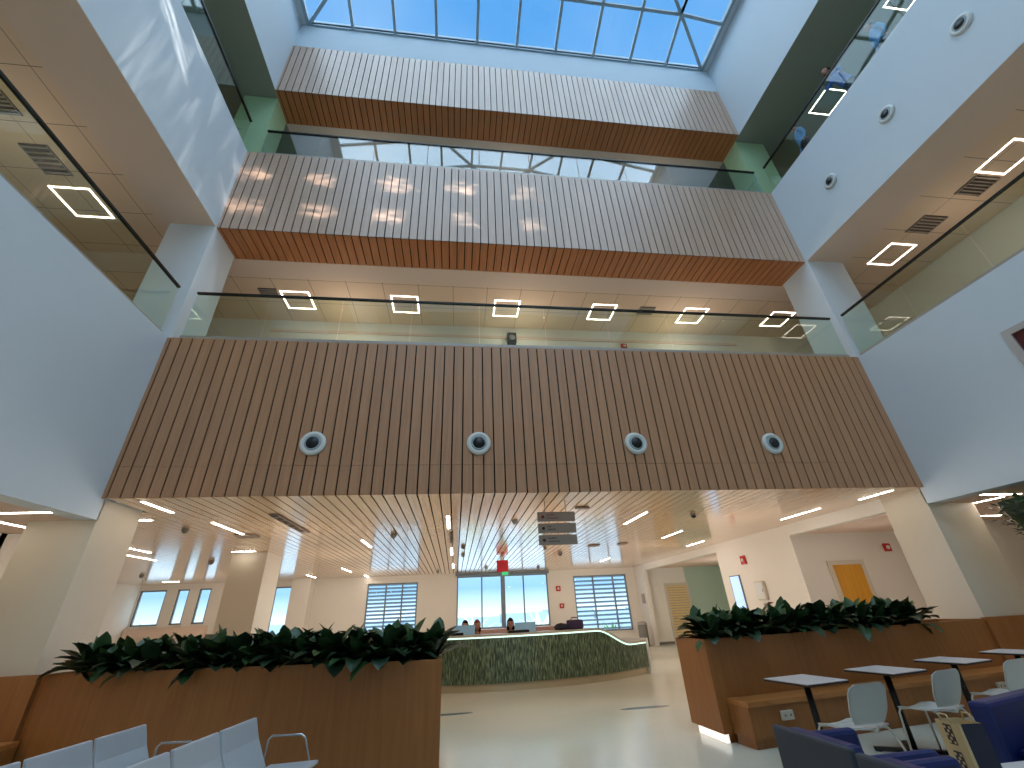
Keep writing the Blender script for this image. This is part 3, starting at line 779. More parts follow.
# ------------------------------------------------------------------ planters and benches
def rotm(x, y, ang): return Matrix.Translation((x, y, 0)) @ Matrix.Rotation(ang, 4, 'Z')
def planter_run(name, label, x, y, ang, L, depth, h, sk0=0, sk1=0, lit_end=False):
    """front lower edge starts at x,y and runs along ang; depth goes to +normal; sk = shift of the rear corners"""
    root = thing(name, label, 'planter', (x, y, 0), ang)
    t = .05
    def P2(xx, yy): return (xx+sk0*(yy/depth)*(1-xx/L)+sk1*(yy/depth)*(xx/L), yy)
    def quad(mb, x0, x1, y0, y1, z0, z1): mb.prism([P2(x0, y0), P2(x1, y0), P2(x1, y1), P2(x0, y1)], z0, z1); return mb
    mb = MB()
    quad(mb, 0, L, 0, t, .1, h); quad(mb, 0, L, depth-t, depth, .1, h); quad(mb, 0, t, t, depth-t, .1, h); quad(mb, L-t, L, t, depth-t, .1, h)
    mb.build('planter_box', M['cladding'], root)
    quad(MB(), .10, L-.06, .06, depth-.06, 0, .1).build('plinth', M['cladding'], root)
    if lit_end: quad(MB(), .06, .10, .06, depth-.06, 0, .1).build('plinth_light', M['plinthlight'], root)
    quad(MB(), t, L-t, t, depth-t, .9, h-.06).build('soil_bed', M['soil'], root)
    return root
HP = 1.09
RA = math.atan2(7.02-6.2, 8.62-3.26); RLn = math.hypot(8.62-3.26, 7.02-6.2)
planter_run('planter', 'long timber planter on the right behind the cafe tables', 3.26, 6.2, RA, RLn, .72, HP, sk0=.06, lit_end=True)
LA = math.atan2(5.62-7.0, -.13+5.05); LLn = math.hypot(4.92, 1.38)
planter_run('planter', 'long timber planter on the left behind the white beam seats', -5.05, 7.0, LA, LLn, .72, HP, sk1=-.235)
# straight cladding walls that continue the planters in front of the columns
w = MB(); w.box(8.62, 13.5, 6.98, 7.06, 0, HP+.02); tag(w.build('timber_screen', M['cladding']), 'low timber screen in front of the right corner column', 'screen')
w = MB(); w.box(-7.09, -5.06, 6.95, 7.05, 0, HP+.0); tag(w.build('timber_screen', M['cladding']), 'low timber screen in front of the left corner column', 'screen')
# bench right
def bench(x, y, ang, L, depth, label, extra=None):
    root = thing('bench', label, 'bench', (x, y, 0), ang)
    MB().box(0, L, 0, depth, .40, .45).build('bench_seat', M['cladding2'], root)
    MB().box(.0, L, .02, depth, .1, .40).build('bench_front', M['cladding'], root)
    MB().box(.03, L-.03, .06, depth, 0, .1).build('plinth', M['cladding'], root)
    return root
RB = Vector((3.26, 6.2, 0)); dr = Vector((cos(RA), sin(RA), 0)); nr = Vector((-sin(RA), cos(RA), 0))
bs = RB+dr*.14-nr*.37
bench(bs.x, bs.y, RA, RLn-.1, .365, 'long timber bench along the right planter')
b2 = bs+dr*(RLn-.1)
bench(b2.x, 6.56, 0, 4.6, .41, 'timber bench in front of the right timber screen')
bench(-7.09, 6.5, 0, 2.11, .44, 'timber bench at the far left in front of the timber screen')
for s, lab in ((.52, 'white double socket on the bench front near its left end'), (4.35, 'white double socket on the bench front behind the third chair')):
    q = bs+dr*s; root = thing('power_socket', lab, 'socket', (q.x, q.y, .29), RA)
    MB().box(-.085, .085, -.012, .02, -.045, .045).build('socket_plate', M['socket'], root, bevel=.004)
    mb = MB(); [mb.box(xx-.012, xx+.012, -.014, -.011, -.01, .012) for xx in (-.04, .04)]; mb.build('socket_slot', M['grey'], root)

# plants
def leaf(mb, base, a, tilt, L, W, mi=0, droop=1.2, pet=.35):
    """petiole + broad pointed blade; a = heading, tilt = angle from vertical"""
    pts = []; th = tilt; p = Vector(base); n = 7; cen = []
    seg = L*(1+pet)/n
    for j in range(n+1):
        cen.append((p.copy(), th))
        p = p+Vector((sin(th)*cos(a), sin(th)*sin(a), cos(th)))*seg; th += droop/n
    vs = []; side = Vector((-sin(a), cos(a), 0))
    if pet > .5: prof = [.03, .03, .05, .7, 1.0, .98, .7, .08]
    else: prof = [.03, .05, .42, .82, 1.0, 1.0, .74, .06]
    for (c, t), w in zip(cen, prof):
        nrm = Vector((-cos(t)*cos(a), -cos(t)*sin(a), sin(t)))
        ww = W/2*w
        vs += [tuple(c-side*ww+nrm*ww*.35), tuple(c), tuple(c+side*ww+nrm*ww*.35)]
    fs = []
    for j in range(n):
        b = 3*j; fs += [(b, b+1, b+4, b+3), (b+1, b+2, b+5, b+4)]
    mb.add(vs, fs, mi, True)
def plant_mesh(seed, n=26, s=1.0):
    rnd = random.Random(seed); mb = MB()
    for k in range(n):
        a = 2*pi*k*.382+rnd.uniform(-.3, .3); lvl = k/n
        leaf(mb, (rnd.uniform(-.05, .05), rnd.uniform(-.05, .05), 0), a, rnd.uniform(.05, .4)+.75*(1-lvl)**1.2, s*rnd.uniform(.24, .36), s*rnd.uniform(.12, .18), rnd.choice((0, 1, 1)), rnd.uniform(.5, 1.9))
    for k in range(4):
        a = rnd.uniform(0, 2*pi)
        leaf(mb, (rnd.uniform(-.07, .07), rnd.uniform(-.07, .07), 0), a, rnd.uniform(.0, .25), s*rnd.uniform(.18, .24), s*rnd.uniform(.12, .16), 0, rnd.uniform(.2, .9), rnd.uniform(.6, 1.1))
    return mb
protos = []
def plant_row(ox, oy, ang, L, depth, label, group, n, m0, m1):
    d = Vector((cos(ang), sin(ang), 0)); nn = Vector((-sin(ang), cos(ang), 0)); rnd = random.Random(int(L*100))
    for r_, off in enumerate((.15, .50)):
        for k in range(n):
            s = m0+(L-m0-m1)*(k+.5*r_)/(n-.5)
            q = Vector((ox, oy, 0))+d*s+nn*(off+rnd.uniform(-.04, .04))
            rr = rnd.uniform(0, 2*pi); sc = rnd.uniform(.9, 1.2)
            if len(protos) < 5:
                root = thing('leafy_plant', label, 'plant', (q.x, q.y, HP-.06), rr, group)
                plant_mesh(10+len(protos)).build('foliage', [M['leaf'], M['leaf2']], root)
                protos.append(root); root.scale = (sc,)*3
            else:
                dup(rnd.choice(protos), (q.x, q.y, HP-.06), rr, label, group, sc)
plant_row(-5.05, 7.0, LA, LLn, .72, 'dark green broad-leaved plant in the left timber planter', 'leafy plants in the left planter', 15, .42, .30)
plant_row(3.26, 6.2, RA, RLn, .72, 'dark green broad-leaved plant in the right timber planter', 'leafy plants in the right planter', 14, .24, 1.3)
# anthurium flower on a stalk
q = RB+dr*1.45+nr*.3
r = thing('anthurium', 'red anthurium flower rising out of the right planter', 'flower', (q.x, q.y, HP-.06))
MB().tube([(0, 0, 0), (.01, 0, .2), (.0, -.02, .42)], .006).build('stem', M['leaf'], r)
mb = MB(); leaf(mb, (0, -.02, .40), -1.2, 1.0, .12, .11, 0, .5, .05); mb.build('petal', M['anthurium'], r)
# indoor foliage at the right edge (clipped hanging greenery under the gallery)
def hanging_green():
    root = thing('hanging_greenery', 'dark green mass of foliage hanging from the ceiling at the right edge', 'plant', (9.28, 5.6, S1-.22))
    rnd = random.Random(5); mb = MB()
    for k in range(1800):
        u = rnd.random(); zz = -.02-u*1.15; R = .80*(1-u)**.6+.05
        a = rnd.uniform(0, 2*pi); rr = R*math.sqrt(rnd.uniform(.3, 1))
        p = Vector((rr*cos(a), rr*sin(a), zz)); L = rnd.uniform(.07, .13)
        th = rnd.uniform(.6, 2.4)
        dd = Vector((sin(th)*cos(a), sin(th)*sin(a), cos(th))); s2 = Vector((-sin(a), cos(a), 0))*L*.35
        mb.add([tuple(p), tuple(p+dd*L*.5+s2), tuple(p+dd*L), tuple(p+dd*L*.5-s2)], [(0, 1, 2, 3)], rnd.choice((0, 1)))
    mb.build('foliage', [M['leaf2'], M['leaf']], root)
    for a in (0, 2.1, 4.2): MB().tube([(.3*cos(a), .3*sin(a), 0), (.05*cos(a), .05*sin(a), .22)], .004).build('hanging_wire', M['black'], root)
    MB().lathe([(0, -.98), (.28, -.85), (.55, -.42), (.68, -.06), (.68, 0), (0, 0)], 16).build('planting_core', M['leaf2'], root)
hanging_green()

# ------------------------------------------------------------------ tables
def cafe_table():
    r = thing('cafe_table', '', 'table')
    MB().box(-.275, .275, -.275, .275, .742, .75).build('tabletop', [M['tabletop']], r, bevel=.002)
    MB().box(-.276, .276, -.276, .276, .724, .742).build('top_edge', M['tableedge'], r)
    MB().tube([(0, 0, .03), (0, 0, .722)], .032, 12).build('pole', M['black'], r)
    mb = MB()
    for a in (pi/4, 3*pi/4):
        Rm = Matrix.Rotation(a, 4, 'Z'); mb.box(-.36, .36, -.035, .035, .008, .035, 0, Rm)
    for a in (pi/4, 3*pi/4, 5*pi/4, 7*pi/4): mb.lathe([(.03, 0), (.03, .012)], 10, 0, Matrix.Rotation(a, 4, 'Z') @ Matrix.Translation((.32, 0, 0)))
    mb.build('cross_base', M['black'], r)
    return r
t0 = cafe_table()
TB = [(3.72, 5.1, 'leftmost'), (4.92, 5.34, 'second from the left'), (6.22, 5.68, 'third from the left'), (7.6, 6.0, 'rightmost')]
for i, (x, y, w_) in enumerate(TB):
    lab = 'square pale cafe table on a black cross base, %s of four' % w_
    if i == 0: t0.location = (x, y, 0); t0.rotation_euler.z = radians(10); t0['label'] = lab; t0['group'] = 'cafe tables along the bench'
    else: dup(t0, (x, y, 0), radians(10+2*i), lab, 'cafe tables along the bench')

# ------------------------------------------------------------------ shell chairs
def shell_chair():
    r = thing('shell_chair', '', 'chair')
    # seat: faces +y. backrest at -y
    def grid(fn, nu, nv, th, name):
        vs = []; fs = []
        for s in (0, 1):
            for i in range(nu+1):
                for j in range(nv+1):
                    p, n = fn(i/nu*2-1, j/nv); vs.append(tuple(Vector(p)+Vector(n)*(th*s)))
        N = (nu+1)*(nv+1)
        for s in (0, 1):
            for i in range(nu):
                for j in range(nv):
                    a = s*N+i*(nv+1)+j; q = (a, a+1, a+nv+2, a+nv+1); fs.append(q if s else q[::-1])
        bd = [(i, 0) for i in range(nu+1)]+[(nu, j) for j in range(1, nv+1)]+[(i, nv) for i in range(nu-1, -1, -1)]+[(0, j) for j in range(nv-1, 0, -1)]
        ids = [i*(nv+1)+j for i, j in bd]
        for a, b in zip(ids, ids[1:]+ids[:1]): fs.append((a, b, b+N, a+N))
        return MB().add(vs, fs, 0, True).build(name, M['chairshell'], r, subsurf=1)
    def sfn(u, v):
        w = .225*(1-.25*abs(2*v-1)**4*0.6); x = u*w; y = -.2+.42*v
        z = .475+.02*u*u-.02*sin(v*pi)-(.03*max(0, v-.8)/.2)
        return (x, y, z), (0, 0, -1)
    def bfn(u, v):
        w = (.18+.055*sin(min(1, v*2.2)*pi/2))
        x = u*w*(1 if v < .95 else .93); z = .505+.325*v*(1-.10*abs(u)**6); y = -.2-.09*v+.035*(u*u)+0.0
        return (x, y, z), (0, -1, .1)
    grid(sfn, 8, 8, .012, 'seat'); grid(bfn, 8, 8, .012, 'backrest')
    for sx in (-1, 1):
        MB().tube([(sx*.17, .12, .46), (sx*.20, .19, .45), (sx*.215, .205, .41), (sx*.235, .22, 0)], .010).build('leg', M['chairmetal'], r)
        MB().tube([(sx*.17, -.10, .46), (sx*.21, -.16, .45), (sx*.225, -.18, .41), (sx*.28, -.31, 0)], .010).build('leg', M['chairmetal'], r)
    mb = MB(); mb.tube([(-.17, .12, .46), (.17, .12, .46)], .01); mb.tube([(-.17, -.10, .46), (.17, -.10, .46)], .01); mb.tube([(0, -.1, .46), (0, -.22, .46), (0, -.235, .5)], .014)
    mb.build('seat_frame', M['chairmetal'], r)
    return r
ch = shell_chair(); ch.scale = (1, 1, .965)
CH = [(3.71, 4.60, 10, 'white shell chair with pale metal legs at the leftmost cafe table'), (4.96, 4.97, 14, 'white shell chair turned slightly, at the second cafe table'),
      (6.27, 5.30, 12, 'white shell chair at the third cafe table near the right edge')]
for i, (x, y, a, lab) in enumerate(CH):
    if i == 0: ch.location = (x, y, 0); ch.rotation_euler.z = radians(a); ch['label'] = lab; ch['group'] = 'white shell chairs at the cafe tables'
    else: dup(ch, (x, y, 0), radians(a), lab, 'white shell chairs at the cafe tables')

# ------------------------------------------------------------------ blue armchairs
def armchair(loc, rot, label):
    """faces +x locally; back slab at -x"""
    r = thing('tub_armchair', label, 'armchair', loc, rot, 'blue armchairs')
    w = .34
    MB().box(-.03, .02, -w, w, .12, .70).build('outer_back', M['charcoal'], r, bevel=.015)
    MB().box(.02, .14, -w+.06, w-.06, .36, .69).build('backrest', M['blue'], r, bevel=.03)
    for s in (-1, 1):
        y0, y1 = (w-.08, w) if s > 0 else (-w, -w+.08)
        MB().add([(.02, y0, .14), (.62, y0, .14), (.62, y1, .14), (.02, y1, .14), (.02, y0, .645), (.60, y0, .645), (.60, y1, .645), (.02, y1, .645)],
                 [(0, 3, 2, 1), (4, 5, 6, 7), (0, 1, 5, 4), (1, 2, 6, 5), (2, 3, 7, 6), (3, 0, 4, 7)]).build('armrest', M['blue'], r, bevel=.03)
    MB().box(.1, .62, -w+.08, w-.08, .26, .42).build('seat_cushion', M['blue'], r, bevel=.035)
    for sx, sy in ((.02, 1), (.02, -1), (.58, 1), (.58, -1)):
        MB().tube([(sx, sy*(w-.05), .14), (sx, sy*(w-.04), 0)], [.02, .014]).build('leg', M['black'], r)
    return r
armchair((2.37, 3.37, 0), radians(2), 'charcoal-backed blue armchair farther from the camera, left of the cafe chairs')
armchair((2.37, 2.62, 0), radians(3), 'charcoal-backed blue armchair nearest the camera at the bottom edge')
def sofa(loc, rot, label):
    r = thing('blue_sofa', label, 'sofa', loc, rot); L = 1.35
    MB().box(0, L, -.10, .04, .12, .72).build('backrest', M['blue'], r, bevel=.03)
    for k in range(2): MB().box(.10+k*.6, .69+k*.6, -.62, -.10, .24, .43).build('seat_cushion', M['blue'], r, bevel=.04)
    MB().box(.02, L-.02, -.60, -.02, .12, .24).build('sofa_base', M['charcoal'], r, bevel=.01)
    for sx in (.08, L-.08):
        for sy in (-.55, -.05): MB().tube([(sx, sy, .12), (sx, sy, 0)], [.02, .014]).build('leg', M['black'], r)
sofa((4.12, 3.76, 0), radians(17), 'dark blue sofa facing us at the right edge behind the shopping bag')
# low table and shopping bag
r = thing('coffee_table', 'low white coffee table beside the right armchair', 'table', (3.85, 3.0, 0))
MB().box(-.4, .4, -.4, .4, .42, .45).build('tabletop', M['tabletop'], r, bevel=.006)
for sx in (-.34, .34):
    for sy in (-.34, .34): MB().tube([(sx, sy, 0), (sx, sy, .42)], .018).build('leg', M['chairmetal'], r)
r = thing('shopping_bag', 'cream and navy paper shopping bag standing on the low coffee table', 'bag', (3.42, 3.30, .45), radians(-8))
def bagquad(x0, x1, y0, y1, h, mat, nm):
    return MB().add([(x0, y0, 0), (x1, y0, 0), (x1, y1, 0), (x0, y1, 0), (x0, y0, h), (x1, y0, h), (x1, y1, h), (x0, y1, h)], [(0, 3, 2, 1), (0, 1, 5, 4), (1, 2, 6, 5), (2, 3, 7, 6), (3, 0, 4, 7)]).build(nm, mat, r)
bagquad(-.08, .08, -.12, .06, .275, M['bagcream'], 'bag_body')
MB().box(-.06, .082, -.124, -.1205, .0, .275).build('navy_panel', M['bagnavy'], r)
for z0 in (.005, .15):
    mb = MB(); mb.box(-.083, -.0805, -.055, .005, z0, z0+.11)
    pb = mb.build('pattern_print', M['signdark'], r)
    dots = MB()
    for i in range(3):
        for j in range(5):
            if (i+j) % 2 == 0: dots.box(-.0845, -.0828, -.051+i*.019, -.036+i*.019, z0+.006+j*.020, z0+.020+j*.020)
    dots.build('print_motif', M['bagcream'], pb)
for sx in (-.079, .079):
    MB().tube([(sx, -.07, .27), (sx, -.055, .315), (sx, .0, .315), (sx, .015, .27)], .005).build('bag_handle', M['bagcream'], r)

# ------------------------------------------------------------------ beam seating (white), rows facing +x
def beam_row(x, y, ang, n, label, arms):
    """row runs towards local +y; seats face +x"""
    r = thing('beam_seating', label, 'waiting seats', (x, y, 0), ang, 'white beam seating rows')
    p = .53
    for k in range(n):
        y0 = -k*p
        # backrest shell, slightly reclined, tapering sides
        vs = [(0.05, y0-p+.01, .44), (.05, y0-.01, .44), (-.06, y0-.008, .64), (-.10, y0-.03, .79), (-.10, y0-p+.008, .79), (-.06, y0-p+.008, .64)]
        vs2 = [(a-.03, b, c) for a, b, c in vs]
        MB().add(vs+vs2, [(0, 1, 2, 5), (5, 2, 3, 4), (7, 6, 11, 8), (8, 11, 10, 9), (0, 6, 7, 1), (1, 7, 8, 2), (2, 8, 9, 3), (3, 9, 10, 4), (4, 10, 11, 5), (5, 11, 6, 0)]).build('backrest', M['beamseat'], r, bevel=.008)
        MB().add([(.08, y0-p+.02, .43), (.50, y0-p+.03, .45), (.50, y0-.03, .45), (.08, y0-.02, .43), (.08, y0-p+.02, .46), (.50, y0-p+.03, .48), (.50, y0-.03, .48), (.08, y0-.02, .46)],
                 [(0, 3, 2, 1), (4, 5, 6, 7), (0, 1, 5, 4), (1, 2, 6, 5), (2, 3, 7, 6), (3, 0, 4, 7)]).build('seat', M['beamseat'], r, bevel=.01)
    MB().box(.18, .26, -n*p, 0, .34, .40).build('beam', M['chrome'], r)
    for ya in arms:
        MB().tube([(.0, ya, .44), (.01, ya, .62), (.04, ya, .645), (.30, ya, .645), (.34, ya, .62), (.40, ya, .46)], .010).build('armrest', M['chrome'], r)
    for yb in (-.35, -n*p+.35):
        mb = MB(); mb.tube([(.22, yb, .34), (.22, yb, .04)], .025); mb.tube([(-.1, yb, .015), (.55, yb, .015)], .015); mb.build('leg', M['chrome'], r)
    return r
beam_row(-2.55, 5.05, radians(-8), 5, 'row of white beam seats farther left', [0.02])
beam_row(-1.62, 4.98, radians(-8), 5, 'row of white beam seats nearer the middle of the photo', [0.02])

# ------------------------------------------------------------------ people
def person(name_loc, rot, label, shirt, trousers, hair='hair', pose='stand', headwear=None, scale=1):
    J = {}
    if pose == 'sit': hipz = .50
    else: hipz = .93
    hip = Vector((0, 0, hipz)); lean = {'stand': .05, 'lean': .55, 'sit': .12}[pose]
    f = lambda h: Vector((0, h*sin(lean), hipz+h*cos(lean)))
    verts = [hip, f(.25), f(.46), f(.54), f(.60)]            # pelvis, chest, upper chest, neck, head base
    rad = [(.15, .11), (.14, .10), (.13, .09), (.055, .055), (.05, .05)]
    edges = [(0, 1), (1, 2), (2, 3), (3, 4)]
    def add(par, p, r_):
        verts.append(Vector(p)); rad.append((r_, r_)); edges.append((par, len(verts)-1)); return len(verts)-1
    for s in (-1, 1):
        sh = add(2, f(.45)+Vector((s*.18, 0, 0)), .055)
        if pose == 'lean': e = add(sh, f(.30)+Vector((s*.24, .16, 0)), .04); h = add(e, Vector((s*.14, .52, 1.10)), .028); add(h, Vector((s*.10, .60, 1.10)), .03)
        elif pose == 'sit': e = add(sh, f(.20)+Vector((s*.24, .06, 0)), .04); h = add(e, f(.14)+Vector((s*.16, .28, 0)), .028); add(h, f(.14)+Vector((s*.13, .36, 0)), .03)
        else: e = add(sh, f(.18)+Vector((s*.24, -.02, 0)), .04); h = add(e, f(-.06)+Vector((s*.26, .08, 0)), .028); add(h, f(-.14)+Vector((s*.25, .11, 0)), .03)
        if pose == 'sit': t = add(0, (s*.10, .04, hipz), .09); k = add(t, (s*.12, .42, hipz+.0), .065); a = add(k, (s*.12, .44, .09), .04); add(a, (s*.12, .56, .05), .04)
        else: t = add(0, (s*.10, 0, hipz-.06), .09); k = add(t, (s*.11, .02, .50), .062); a = add(k, (s*.12, -.02, .09), .04); add(a, (s*.13, .12, .05), .04)
    me = bpy.data.meshes.new('person_body'); me.from_pydata([tuple(v) for v in verts], edges, [])
    o = bpy.data.objects.new('tmp', me); C.objects.link(o)
    sk = o.modifiers.new('skin', 'SKIN'); sk.use_smooth_shade = True
    for d, r_ in zip(me.skin_vertices[0].data, rad): d.radius = r_
    me.skin_vertices[0].data[0].use_root = True
    sb = o.modifiers.new('s', 'SUBSURF'); sb.levels = 2; sb.render_levels = 2
    dg = bpy.context.evaluated_depsgraph_get(); dg.update()
    m2 = bpy.data.meshes.new_from_object(o.evaluated_get(dg)); bpy.data.objects.remove(o)
    # head: shaped ellipsoid with brow, nose, chin and ears, joined to the body mesh
    hc = f(.71)
    bm = bmesh.new(); bm.from_mesh(m2)
    nb = len(bm.faces)
    g = bmesh.ops.create_uvsphere(bm, u_segments=20, v_segments=14, radius=1.0)
    for v in g['verts']:
        x, y, z = v.co
        sx, sy, sz = .076, .095, .118
        if z < 0: sx *= 1-.28*abs(z); sy *= 1-.10*abs(z)
        if y > .85 and -.25 < z < .2 and abs(x) < .25: y += .22*(1-abs(x)/.25)        # nose
        if y > .6 and .05 < z < .35 and .2 < abs(x) < .55: y -= .08                      # eye sockets
        if abs(x) > .93 and -.2 < z < .25: x *= 1.12                                     # ears
        v.co = Vector((x*sx, y*sy, z*sz))+hc
    bm.to_mesh(m2); bm.free()
    mats = [M[shirt], M[trousers], M['skin'], M['black']]
    m2.materials.clear(); [m2.materials.append(m) for m in mats]
    for i, p in enumerate(m2.polygons):
        c = p.center; p.use_smooth = True
        if i >= nb or (c-f(.55)).length < .075 or (c-hc).length < .12: p.material_index = 2
        elif c.z < .08: p.material_index = 3
        elif pose == 'sit' and (c.z < hipz-.08 or (c.y > .12 and c.z < hipz+.10)): p.material_index = 1
        elif pose != 'sit' and c.z < hipz+.02 and abs(c.x) < .2: p.material_index = 1
        else:
            p.material_index = 0
            for s in (-1, 1):
                hp = {'lean': Vector((s*.10, .60, 1.10)), 'sit': f(.14)+Vector((s*.13, .36, 0)), 'stand': f(-.14)+Vector((s*.25, .11, 0))}[pose]
                if (c-hp).length < .10: p.material_index = 2
    body = bpy.data.objects.new('person', m2); C.objects.link(body); body.location = name_loc; body.rotation_euler.z = rot
    tag(body, label, 'person')
    # eyes
    mb = MB()
    for s in (-1, 1): mb.lathe([(0, 0), (.009, .002), (0, .006)], 8, 0, Matrix.Translation(hc+Vector((s*.03, .086, .015))) @ Matrix.Rotation(-pi/2, 4, 'X'))
    mb.build('eyes', M['black'], body)
    hb = bmesh.new(); bmesh.ops.create_uvsphere(hb, u_segments=18, v_segments=12, radius=1)
    big = headwear is not None
    dele = [v for v in hb.verts if (v.co.y > .45 and v.co.z < .35) or (not big and v.co.z < -.45)]
    bmesh.ops.delete(hb, geom=dele, context='VERTS')
    for v in hb.verts:
        k = 1.13 if not big else 1.2
        x, y, z = v.co
        if big and z < -.3: x *= 1.35; y *= 1.15; z *= 1.5
        v.co = Vector((x*.078*k, y*.097*k-.004, z*.120*k+.004))+hc
    hm = bpy.data.meshes.new('hair'); hb.to_mesh(hm); hb.free(); hm.materials.append(M[headwear or hair])
    for p in hm.polygons: p.use_smooth = True
    ho = bpy.data.objects.new('headscarf' if big else 'hair', hm); C.objects.link(ho); ho.parent = body
    so = ho.modifiers.new('t', 'SOLIDIFY'); so.thickness = .012
    return body
person((9.45, 4.62, B2), radians(78), 'dark-haired person in a blue shirt leaning on the second right gallery rail', 'shirtblue', 'trousers', pose='lean')
person((9.5, 3.75, B2), radians(60), 'person in a pale blue shirt standing behind the upper gallery glass, nearest the top', 'shirtpale', 'trousers')
person((9.4, 6.15, B2), radians(60), 'person in a pale shirt standing behind the gallery glass near the green corner', 'shirtpale', 'trousers')
def seat_person(x, dr, label, shirt, scarf, rot=pi):
    px, py, _ = on_counter(x, dr)
    r = thing('office_chair', 'office chair under the seated person ' + label.split('|')[1], 'chair', (px, py, 0), rot, 'office chairs behind the counter')
    MB().box(-.22, .22, -.2, .22, .40, .46).build('seat', M['charcoal'], r, bevel=.03)
    MB().box(-.2, .2, -.27, -.22, .5, .9).build('backrest', M['charcoal'], r, bevel=.02)
    MB().tube([(0, 0, .06), (0, 0, .40)], .03).build('pole', M['black'], r)
    mb = MB(); [mb.tube([(0, 0, .07), (.28*cos(a), .28*sin(a), .03)], .018) for a in [2*pi*k/5 for k in range(5)]]; mb.build('base', M['black'], r)
    person((px, py, .06), rot, label.split('|')[0], shirt, 'trousers', pose='sit', headwear=scarf)
seat_person(-.15, 1.45, 'person in a dark headscarf seated at the left end of the counter|in the dark headscarf', 'scarfdark', 'scarfdark')
seat_person(.3, 1.3, 'person in a reddish headscarf seated second from left|in the reddish headscarf', 'shirtpale', 'scarfred')
seat_person(1.42, 1.3, 'person seated behind the black tray near the middle monitor|near the middle monitor', 'shirtpale', 'scarfdark')

# ------------------------------------------------------------------ world and lights
w = bpy.data.worlds.new('World'); scene.world = w; w.use_nodes = True
nt = w.node_tree; n = nt.nodes; l = nt.links
bg = n['Background']; tc = n.new('ShaderNodeTexCoord'); sx = n.new('ShaderNodeSeparateXYZ'); l.new(tc.outputs['Generated'], sx.inputs[0])
cr = n.new('ShaderNodeValToRGB'); els = cr.color_ramp.elements
els[0].position = 0.0; els[0].color = (1.3, 1.42, 1.5, 1)
els[1].position = 1.0; els[1].color = (.12, .38, .80, 1)
e = els.new(.018); e.color = (.95, 1.15, 1.3, 1)
e = els.new(.05); e.color = (.42, .76, 1.12, 1)
e = els.new(.11); e.color = (.6, .95, 1.25, 1)
e = els.new(.2); e.color = (1.15, 1.3, 1.5, 1)
e = els.new(.34); e.color = (.36, .68, 1.1, 1)
e = els.new(.55); e.color = (.17, .47, .88, 1)
l.new(sx.outputs[2], cr.inputs[0])
no = n.new('ShaderNodeTexNoise'); no.inputs['Scale'].default_value = 2.2; no.inputs['Detail'].default_value = 4; l.new(tc.outputs['Generated'], no.inputs['Vector'])
cr2 = n.new('ShaderNodeValToRGB'); cr2.color_ramp.elements[0].position = .45; cr2.color_ramp.elements[0].color = (0, 0, 0, 1); cr2.color_ramp.elements[1].position = .75; cr2.color_ramp.elements[1].color = (.35, .35, .35, 1)
l.new(no.outputs['Fac'], cr2.inputs[0])
mx = n.new('ShaderNodeMix'); mx.data_type = 'RGBA'; mx.inputs[7].default_value = (.7, .85, 1, 1)
l.new(cr2.outputs[0], mx.inputs[0]); l.new(cr.outputs[0], mx.inputs[6]); l.new(mx.outputs[2], bg.inputs[0])
bg.inputs[1].default_value = 1.15

def lamp(kind, name, loc, energy, col, **kw):
    d = bpy.data.lights.new(name, kind); d.energy = energy; d.color = col
    for k, v in kw.items(): setattr(d, k, v)
    o = bpy.data.objects.new(name, d); C.objects.link(o); o.location = loc; return o
s = lamp('SUN', 'sky_daylight', (0, 0, 30), 6.5, (.88, .95, 1.0), angle=radians(120))
s.rotation_euler = (radians(-12), 0, 0)
for x, y, e in ((-9.5, 13, 60), (-9.5, 18.5, 60), (-3.4, 9.8, 45), (-3.4, 14, 60), (-3.4, 19, 60), (1.6, 9.5, 40), (2.0, 8.6, 30), (2.0, 14.5, 55), (2.0, 19, 60), (6.4, 9.6, 50), (6.4, 14, 65), (6.4, 19, 65), (11, 17.5, 45), (10.0, 9.3, 14)):
    lamp('POINT', 'lobby_fill', (x, y, 2.0), e, (1.0, .955, .91), shadow_soft_size=.6).visible_glossy = False  # added fill light without a fixture, brightens the lobby and its ceiling
for x, y in ((-6.3, 4.2), (10.8, 4.6)):
    lamp('POINT', 'side_fill', (x, y, 2.2), 20, (1.0, .74, .42), shadow_soft_size=.4).visible_glossy = False  # added warm fill under the side soffits, no fixture here
for x in (-7.4, 10.9):
    for y in (5.2, 0):
        lamp('POINT', 'gallery_fill', (x, y, 8.1), 10, (1.0, .86, .70), shadow_soft_size=.4).visible_glossy = False  # added fill that warms the side gallery walls, no fixture
for x in (-3, 1.7, 6.5):
    lamp('POINT', 'gallery_fill', (x, 9.4, 13.6), 15, (1.0, .94, .86), shadow_soft_size=.4).visible_glossy = False  # added fill for the upper far gallery ceiling, no fixture
    lamp('POINT', 'gallery_fill', (x, 9.6, 8.0), 26, (1.0, .90, .78), shadow_soft_size=.4).visible_glossy = False  # added fill for the lower far gallery, besides its square lights
